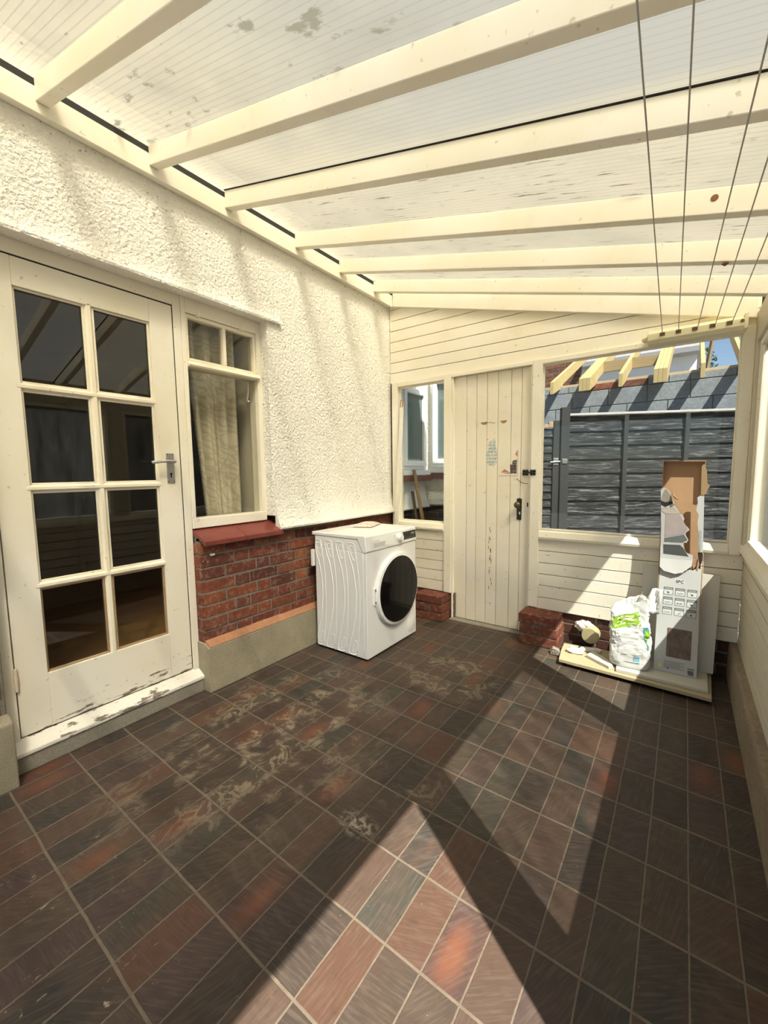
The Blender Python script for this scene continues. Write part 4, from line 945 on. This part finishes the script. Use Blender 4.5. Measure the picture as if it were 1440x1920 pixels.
# crumpled paper sack
sk = thing('paper_sack', 'crumpled white paper sack with lime green print on the board beside the carton', 'sack', (-.21, 2.88, .063))
M_paper = plain('sack_paper', (.58, .58, .56), .75, 0, .04, 25, .3); M_lime = plain('lime_print', (.19, .34, .012), .6, 0, .10, 30); M_blue = plain('blue_print', (.05, .24, .36), .6, 0, .1)
M_sackside = M_paper
def sack_pt(a_, h):
    """a_: angle round the sack (0 = towards -y camera side centre), h: 0..1 up"""
    Hh = .385 + .045 * math.cos(a_ * 1.0 - 1.9) + .012 * math.sin(3 * a_)
    z = h * Hh
    hw = .108 * (1 - .16 * h) * (1 + .07 * math.sin(h * 3.1)); hd = .072 * (1 - .55 * h ** 2.2) + .012 * math.sin(h * 3.14)
    ca, sa = math.sin(a_), -math.cos(a_)
    e = .62; x = hw * math.copysign(abs(ca) ** e, ca); y = hd * math.copysign(abs(sa) ** e, sa)
    q_ = V((x * 9, y * 9, z * 9))
    cr = noise.noise(q_ * 1.3) * .010 - (abs(noise.noise(q_ * 2.6 + V((3, 1, 7)))) - .2) * .013 - (abs(noise.noise(q_ * 6.0)) - .2) * .009 - (abs(noise.noise(q_ * 13.0)) - .2) * .004
    cr *= .35 + .9 * min(1, h * 2.2)
    r_ = math.hypot(x, y) + 1e-6
    rr_ = 1 + cr / r_
    x, y = x * rr_, y * rr_
    if h < .06: f = .90 + .10 * math.sqrt(h / .06); x *= f; y *= f
    # lean left-back and slump
    return V((-.222 + x - .018 * h, 2.886 + y + .045 * h + .02 * h * math.sin(a_ * 2 + 1), .0635 + z + .006 * noise.noise(q_ * 4) * h))
NA, NH = 96, 64
m = MB(); rings = [[sack_pt(2 * math.pi * k / NA, i / (NH - 1)) for k in range(NA)] for i in range(NH)]
R = [[m.b.verts.new(p) for p in r] for r in rings]
for i in range(NH - 1):
    for k in range(NA):
        f = m.b.faces.new([R[i][k], R[i][(k + 1) % NA], R[i + 1][(k + 1) % NA], R[i + 1][k]]); f.smooth = True
m.b.faces.new(R[0][::-1])
# folded-in mouth
prev = R[-1]; cxx = sum((v.co for v in prev), V()) / NA
for s_, dz in ((.80, -.006), (.55, -.045), (.25, -.070)):
    cur = [m.b.verts.new(cxx + (v.co - cxx) * s_ + V((0, 0, dz + .012 * noise.noise(v.co * 30)))) for v in R[-1]]
    for k in range(NA): m.b.faces.new([prev[k], prev[(k + 1) % NA], cur[(k + 1) % NA], cur[k]])
    prev = cur
m.b.faces.new(prev)
bmesh.ops.recalc_face_normals(m.b, faces=m.b.faces)
so = m.build('sack_body', M_paper, sk)
def patch(name, a0, a1, h0, h1, mat, n=14, off=.0012, shape=None):
    m = MB(); g_ = []
    for i in range(n + 1):
        row = []
        for k in range(n + 1):
            u_, v_ = k / n, i / n
            if shape: u_, v_ = shape(u_, v_)
            a_, h = a0 + (a1 - a0) * u_, h0 + (h1 - h0) * v_
            p = sack_pt(a_, h); q_ = p - V((-.222 - .018 * h, 2.886 + .045 * h, p.z)); row.append(p + q_.normalized() * off)
        g_.append(row)
    m.loft(g_, closed=False, caps=False); return m.build(name, mat, sk, smooth=True)
patch('lime_panel', -1.02, .42, .66, .86, M_lime)
patch('blue_logo', .62, 1.28, .30, .62, M_blue, shape=lambda u, v: (.5 + (u - .5) * (.15 + .85 * min(1, v * 1.6)), v), n=20)
patch('lime_logo', .70, 1.26, .34, .575, M_lime, off=.0024, shape=lambda u, v: (.5 + (u - .5) * (.1 + .9 * min(1, v * 1.6)), v), n=20)
patch('blue_square', .10, .38, .13, .20, plain('blue_pale', (.18, .42, .55), .6), n=6)
for hh, (a0, a1) in ((.06, (-.9, -.25)), (.105, (-.1, .35)), (.225, (-.2, .3))): patch('small_print', a0, a1, hh, hh + .008, M_inkl, n=8)
for hh in (.70, .755, .81): patch('panel_lettering', -.55, .15, hh, hh + .022, plain('lime_pale', (.55, .72, .25), .6), n=10, off=.0022)
fm = MB(); ff = []
for i in range(9):
    t = i / 8
    c0 = V((-.135 + .035 * t, 2.905 + .03 * t, .40 + .150 * t)); wv = .048 * (1 - .45 * t)
    ff.append([c0 + V((wv * (k / 6 - .5) * 2, .012 * math.sin(k * 1.4 + t * 5), .012 * noise.noise(V((k, t * 6, 2))))) for k in range(7)])
fm.loft(ff, closed=False, caps=False); fo = fm.build('torn_corner', M_paper, sk, smooth=True); z_ = fo.modifiers.new('s', 'SOLIDIFY'); z_.thickness = .002

# ------------------------------------------------------------------ OUTSIDE: fence, gate, block wall, roof timbers
FA = V((-1.03, 4.585, 0)); FD = V((1.41, .70, 0)).normalized(); FN = V((FD.y, -FD.x, 0))   # towards the viewer
MF = Matrix(((FD.x, FN.x, 0, FA.x), (FD.y, FN.y, 0, FA.y), (0, 0, 1, 0), (0, 0, 0, 1)))
def m_fence():
    m, g = newmat('weathered_black_fence'); v = OBJ(g)
    n = NOISE(g, MAP(g, v, scale=(1.0, 1.0, 13)), 5, 7, .72, .8)
    c = RAMP(g, n, [(.38, (.004, .0045, .005)), (.48, (.013, .014, .015)), (.55, (.042, .044, .045)), (.62, (.17, .17, .165))])
    c = MIX(g, MA(g, 'MULTIPLY', RPI(g), .4), c, (.03, .032, .034))
    OUT(g, PRINC(g, c, .8, 0, BUMP(g, n, .6, .004), .2)); return m
M_fence = m_fence(); M_fencetop = plain('sunbleached_cap', (.42, .39, .36), .8, 0, .25, 18)
M_fencepost = plain('fence_post_black', (.018, .019, .018), .8, 0, .4, 25, .4)
fn = thing('garden_fence', 'weathered black overlap fence panel behind the large end window', 'fence', FA + FD * .9)
m = MB()
for k in range(13):
    zt = 1.805 - k * .1405
    m.prism([(-.008, zt), (.003, zt), (.020, zt - .152), (.004, zt - .155)], 'x', .02, 1.80, M=MF)
m.build('fence_boards', M_fence, fn, .001)
for s_ in (.56, 1.11, 1.76): MB().box(s_, s_ + .04, .016, .042, -.03, 1.80, M=MF).build('batten', M_fencepost, fn, .002)
MB().box(.02, 1.80, -.01, .046, 1.808, 1.830, M=MF).build('capping', M_fencetop, fn, .003)
po = MB(); po.box(-.035, .048, -.03, .05, -.06, 1.895, M=MF); tag(po.build('fence_post', M_fencepost, None, .004), 'black timber fence post between the gate and the fence panel', 'fence post')
gt = thing('garden_gate', 'black slatted garden gate left of the fence post', 'gate', FA - FD * .4)
MB().box(-.104, -.040, -.01, .03, .02, 1.765, M=MF).build('gate_stile', M_fencepost, gt, .003)
MB().box(-.80, -.74, -.01, .03, .02, 1.70, M=MF).build('gate_stile', M_fencepost, gt, .003)
m = MB()
for k in range(20):
    zt = 1.69 - k * .0805
    m.prism([(-.006, zt), (.002, zt), (.018, zt - .084), (.004, zt - .086)], 'x', -.745, -.104, M=MF)
m.build('gate_slats', M_fence, gt, .001)
m = MB(); m.box(-.15, -.106, -.005, .025, 1.70, 1.758, M=MF); m.box(-.20, -.15, -.005, .025, 1.695, 1.73, M=MF); m.build('broken_top', M_raw, gt, .004)
m = MB(); m.tube([MF @ V((-.13, .035, 1.345)), MF @ V((-.02, .04, 1.352)), MF @ V((0.03, .055, 1.352))], .008, 8); m.box(-.10, -.05, .028, .036, 1.315, 1.385, M=MF); m.box(-.02, .03, .05, .058, 1.33, 1.375, M=MF); m.build('latch', plain('galvanised', (.35, .36, .36), .4, .8, .3), gt, .001)
# block wall
YW = 6.45
bl = MB(); r = random.Random(4)
zc = [0, .36, .575, .79, 1.005, 1.22, 1.435, 1.70, 1.915, 2.130, 2.345]
bl.box(-4.2, 3.2, YW + .012, YW + .10, -.1, 2.43, mi=1)
for i, (za, zb) in enumerate(zip(zc, zc[1:])):
    x_ = -4.2 + (.225 if i % 2 else 0) - .07
    while x_ < 3.2:
        bl.box(x_ + .005, x_ + .445, YW + r.uniform(0, .003), YW + .05, za + .005, zb - .005); x_ += .45
x_ = -4.2
while x_ < 3.2:
    w_ = r.choice((.22, .30, .11, .44)); bl.box(x_ + .004, x_ + w_ - .004, YW + r.uniform(0, .003), YW + .05, 2.350, 2.428, mi=2 if r.random() < .3 else 0); x_ += w_
bwo = bl.build('block_wall', [M_block, M_mortar, m_brick('pale_brick', .9)], None, .003); tag(bwo, 'grey concrete block wall under the new roof timbers', 'wall')
# roof timbers
M_pine = wood('new_pine', (.40, .29, .115), (.52, .40, .19), .6, axis=1, scale=3)
M_wallplate = wood('wall_plate_pine', (.46, .34, .20), (.62, .48, .30), .7, axis=0, scale=3)
tag(MB().box(-4.2, 3.2, YW + .01, YW + .11, 2.4305, 2.462).build('wall_plate', M_wallplate, None, .002), 'timber plate along the top of the grey block wall', 'timber')
RLAB = ['doubled new pine rafter tail leftmost in the large window', 'doubled pine rafter tail second from left beside the brick gable', 'single pine rafter tail third from left over the block wall',
        'triple pine rafter tail under the middle of the washing line reel', 'slim pine rafter tail just left of the blue sky', 'pine rafter tail furthest right against blue sky']
TX = [(-1.550, 1), (-1.188, 3), (-.731, 1), (-.362, 3), (.088, 1), (.445, 1)]
for (xa, n_), lab in zip(TX, RLAB):
    rt = thing('roof_timber', lab, 'rafter', (xa, YW, 2.3), 'new rafter tails over the block wall')
    if lab.startswith('single') or lab.startswith('triple'):
        za_ = 2.452 + (7.05 - 6.05) * .40; xb_ = -1.0505 if lab.startswith('single') else -.6865
        MB().box(xb_, xa, 7.05, 7.095, za_ - .155, za_ - .005).build('noggin', wood('noggin_pine', (.30, .21, .10), (.42, .31, .16), .7, axis=0, scale=3), rt, .002)
    for k in range(n_):
        x0_ = xa + k * .046
        zf = lambda y_: 2.452 + (y_ - 6.05) * .40
        prof = [(6.05, 2.285), (6.05, 2.452), (9.2, zf(9.2)), (9.2, zf(9.2) - .17), (6.50, zf(6.5) - .172), (6.44, 2.4635), (6.40, 2.4), (6.36, 2.33), (6.30, 2.285)]
        prof = [(6.05, 2.290), (6.05, 2.452), (9.2, zf(9.2)), (9.2, zf(9.2) - .158), (6.47, zf(6.47) - .158), (6.44, 2.4635), (6.438, 2.455), (6.43, 2.42)]
        MB().prism([(6.05, 2.290), (6.05, 2.452), (9.2, zf(9.2)), (9.2, zf(9.2) - .157), (6.56, 2.4995), (6.56, 2.4635), (6.445, 2.4635), (6.445, 2.42)], 'x', x0_ + .0006, x0_ + .0444).build('rafter_board', M_pine, rt, .0015)
st_ = MB(); st_.tube([(.16, 7.6, 2.50), (.25, 7.6, 3.25)], .028, 4); tag(st_.build('roof_strut', wood('strut_wood', (.20, .15, .10), (.28, .22, .16), .8, axis=2), None), 'dark timber strut against the blue sky', 'timber')
pu = MB(); pu.box(-3, 2.6, 9.0, 9.07, 3.45, 3.62); tag(pu.build('purlin', M_wallplate, None, .003), 'long purlin carrying the upper ends of the new rafters', 'timber')
# neighbouring buildings
M_whitewall = plain('white_render', (.78, .765, .76), .85, 0, .03, 5)
nh = thing('white_house', 'white rendered house beyond the new roof timbers', 'house', (-1.2, 12, 0))
MB().box(-3.6, .095, 11.6, 14, -.1, 3.78).build('house_wall', M_whitewall, nh, .01)
MB().prism([(11.3, 3.74), (11.3, 3.86), (12.8, 5.0), (14.3, 3.86), (14.3, 3.74)], 'x', -3.8, .16).build('house_roof', plain('grey_roof', (.27, .26, .27), .8, 0, .2, 10), nh, .01)
bg = thing('brick_gable', 'brown brick gable behind the leftmost roof timbers', 'wall', (-2.8, 8.6, 0))
bricks('brickwork', m_brick('brown_brick', .75), bg, (-4.6, 8.6, -.1), (1, 0, 0), (0, 0, 1), (0, -1, 0), 2.95, 3.6, seed=31, flemish=False, course=.075)
# small tree
tr = thing('distant_tree', 'dark green tree beside the white house against blue sky', 'tree', (.25, 16, 0))
MB().tube([(.45, 16.5, -.1), (.42, 16.5, 2.0), (.36, 16.5, 3.4)], [.12, .10, .05], 8).build('trunk', plain('bark', (.10, .07, .05), .9), tr)
m = MB(); r = random.Random(8)
for i in range(900):
    d_ = V((r.gauss(0, 1), r.gauss(0, 1), r.gauss(0, 1))).normalized() * (r.random() ** .4) * .62; c0 = V((.20, 16.5, 4.25)) + V((d_.x * .75, d_.y, d_.z * 1.25))
    a_, b_ = V((r.uniform(-1, 1), r.uniform(-1, 1), r.uniform(-1, 1))).normalized() * .05, V((r.uniform(-1, 1), r.uniform(-1, 1), r.uniform(-1, 1))).normalized() * .03
    m.face([c0 - a_, c0 + b_, c0 + a_, c0 - b_])
m.build('foliage', plain('tree_leaves', (.035, .075, .03), .7, 0, .4, 9), tr)

# ------------------------------------------------------------------ OUTSIDE: bay of the house seen through the small window
M_upvc = plain('upvc_white', (.84, .85, .86), .35, 0, .01)
M_upglass = newmat('dim_window_glass')[0]
g = M_upglass.node_tree; vv = OBJ(g)
OUT(g, PRINC(g, MIX(g, NOISE(g, vv, 3, 3), (.09, .125, .12), (.15, .19, .18)), .08, 0, None, .6))
def house_window(name, label, axis, a0, a1, z0, z1, pos, out, mull=()):
    """axis 'y': window in plane x=pos; axis 'x': window in plane y=pos; out = outward sign"""
    t = thing(name, label, 'window', ((pos, (a0 + a1) / 2, z0) if axis == 'y' else ((a0 + a1) / 2, pos, z0)))
    def bx(m, u0, u1, w0, w1, d0, d1):
        d0, d1 = sorted((pos + out * d0, pos + out * d1))
        if axis == 'y': m.box(d0, d1, u0, u1, w0, w1)
        else: m.box(u0, u1, d0, d1, w0, w1)
    m = MB(); f_ = .062
    bx(m, a0, a0 + f_, z0, z1, -.04, .03); bx(m, a1 - f_, a1, z0, z1, -.04, .03); bx(m, a0 + f_, a1 - f_, z0, z0 + f_, -.04, .03); bx(m, a0 + f_, a1 - f_, z1 - f_, z1, -.04, .03); m.build('frame', M_upvc, t, .004)
    m = MB(); s_ = .05; b0, b1, c0, c1 = a0 + f_ * .6, a1 - f_ * .6, z0 + f_ * .6, z1 - f_ * .6
    bx(m, b0, b0 + s_, c0, c1, .0, .055); bx(m, b1 - s_, b1, c0, c1, .0, .055); bx(m, b0 + s_, b1 - s_, c0, c0 + s_, .0, .055); bx(m, b0 + s_, b1 - s_, c1 - s_, c1, .0, .055); m.build('sash', M_upvc, t, .006)
    m = MB(); bx(m, b0 + s_ * .8, b1 - s_ * .8, c0 + s_ * .8, c1 - s_ * .8, .015, .03); m.build('pane', M_upglass, t)
    m = MB(); bx(m, a0 - .01, a1 + .01, z0 - .055, z0 - .004, -.03, .075); m.build('sill', M_upvc, t, .004)
    return t
house_window('plastic_window', 'white plastic window in the shaded house wall behind the small window', 'y', 3.28, 3.76, 1.285, 2.10, -2.20, 1)
house_window('plastic_window', 'sunlit white plastic window facing the camera through the small window', 'x', -2.165, -1.50, 1.305, 2.23, 3.86, -1)
MW = MB(); MW.box(-2.37, -1.42, 3.862, 4.0, .93, 3.0)
wo = struct(MW.build('wall_wing', M_render, None, .004), 'house wing beyond the end wall')
mb = MB(); mb.loft([[V((x_, 3.865 - .06 * a, .93 + b)) for a, b in BELL] for x_ in (-2.2, -1.42)]); mb.build('bellcast_drip', M_render, wo, smooth=True).modifiers.new('e', 'EDGE_SPLIT').split_angle = .5
MB().box(-2.2, -1.45, 3.80, 3.862, 1.19, 1.245).build('window_sill', M_redtile, wo, .004)
MB().box(-2.21, -2.13, 3.24, 3.80, 1.172, 1.226).build('window_sill', M_redtile, wo, .004)
bricks('brickwork', M_brickdark, wo, (-2.25, 3.86, -.05), (1, 0, 0), (0, 0, 1), (0, -1, 0), .82, .97, seed=41)
bricks('brickwork', M_brickdark, wo, (-2.222, 3.26, -.05), (0, 1, 0), (0, 0, 1), (1, 0, 0), .60, .95, seed=42)
def stick(name, label, a, b, w, mat):
    a, b = V(a), V(b); d_ = a - b; M_ = Matrix.Translation(b) @ d_.to_track_quat('Z', 'Y').to_matrix().to_4x4()
    m = MB(); m.box(-w, w, -w * .6, w * .6, 0, d_.length, M=M_); return tag(m.build(name, mat, None, .003), label, 'stick')
M_stick = wood('stick_wood', (.26, .15, .06), (.40, .25, .11), .7, axis=2, scale=3)
stick('wooden_stick', 'longer brown stick leaning outside the small window', (-2.10, 3.40, 1.285), (-1.80, 3.34, -.06), .017, M_stick)
stick('wooden_stick', 'shorter dark stick leaning outside the small window', (-2.10, 3.37, 1.08), (-1.86, 3.30, -.06), .014, wood('dark_stick', (.10, .06, .03), (.17, .11, .06), .8, axis=2))
pst = thing('stone_plinth', 'dark stacked rubble stone outside the small window', 'rubble', (-1.83, 3.66, 0))
MB().box(-1.93, -1.74, 3.55, 3.76, -.061, .81).build('stone_base', M_brickdark, pst, .012)
lump('broken_brick', (-1.82, 3.65, .811), .055, m_brick('pinkish_brick', .95), 'broken pinkish brick seen low through the small window', 'brick', (1.3, 1.1, .65), 11)

struct(MB().box(2.4, 2.46, -6.5, 6.3, -.06, 2.7).build('wall_added_boundary', wood('added_boundary_boards', (.07, .05, .035), (.13, .10, .07), .8, axis=1, scale=3), None, .002), 'unseen boundary added outside the right wall to darken reflections')  # unseen, added so the door panes reflect something dark instead of sky

# ------------------------------------------------------------------ light and camera
L = V((-.585, .380, -1.0)).normalized()
sd = bpy.data.lights.new('sun', 'SUN'); sd.energy = 7.8; sd.angle = .0093; sd.color = (1.0, .96, .88)
so_ = bpy.data.objects.new('sun', sd); COL.objects.link(so_); so_.rotation_euler = L.to_track_quat('-Z', 'Y').to_euler(); so_.location = (4, -3, 8)
W = bpy.data.worlds.new('sky'); SC.world = W; W.use_nodes = True; g = W.node_tree; g.nodes.clear()
sky = N(g, 'ShaderNodeTexSky', None, sky_type='NISHITA', sun_disc=False, sun_elevation=math.radians(55), sun_rotation=math.atan2(-L.x, -L.y), altitude=50, air_density=1.0, dust_density=.5, ozone_density=1.0)
bgn = N(g, 'ShaderNodeBackground', {'Color': sky.outputs[0], 'Strength': .095})
N(g, 'ShaderNodeOutputWorld', {'Surface': bgn.outputs[0]})

cd = bpy.data.cameras.new('camera'); cam = bpy.data.objects.new('camera', cd); COL.objects.link(cam)
cd.sensor_fit = 'HORIZONTAL'; cd.sensor_width = 36.0; cd.lens = 778.914742 / 1440 * 36.0; cd.clip_start = .02; cd.clip_end = 200
yaw, pitch, roll = .626184775, .0969840472, .0122078861
cy, sy = math.cos(yaw), math.sin(yaw); fw = V((-sy, cy, 0)); rt = V((cy, sy, 0)); dn = V((0, 0, -1))
cp, sp = math.cos(pitch), math.sin(pitch); f2 = fw * cp + dn * sp; dn2 = dn * cp - fw * sp
cr, sr_ = math.cos(roll), math.sin(roll); r3 = rt * cr + dn2 * sr_; d3 = dn2 * cr - rt * sr_
mw = Matrix(((r3.x, -d3.x, -f2.x, 0), (r3.y, -d3.y, -f2.y, 0), (r3.z, -d3.z, -f2.z, 1.27), (0, 0, 0, 1)))
cam.matrix_world = mw; SC.camera = cam
SC.view_settings.view_transform = 'Standard'; SC.view_settings.look = 'None'; SC.view_settings.gamma = 1.0; SC.view_settings.exposure = 0.84
SC.view_settings.use_curve_mapping = False
SC.cycles.max_bounces = 14; SC.cycles.transparent_max_bounces = 24; SC.cycles.diffuse_bounces = 6; SC.cycles.use_denoising = True
SC.cycles.sample_clamp_indirect = 25.0
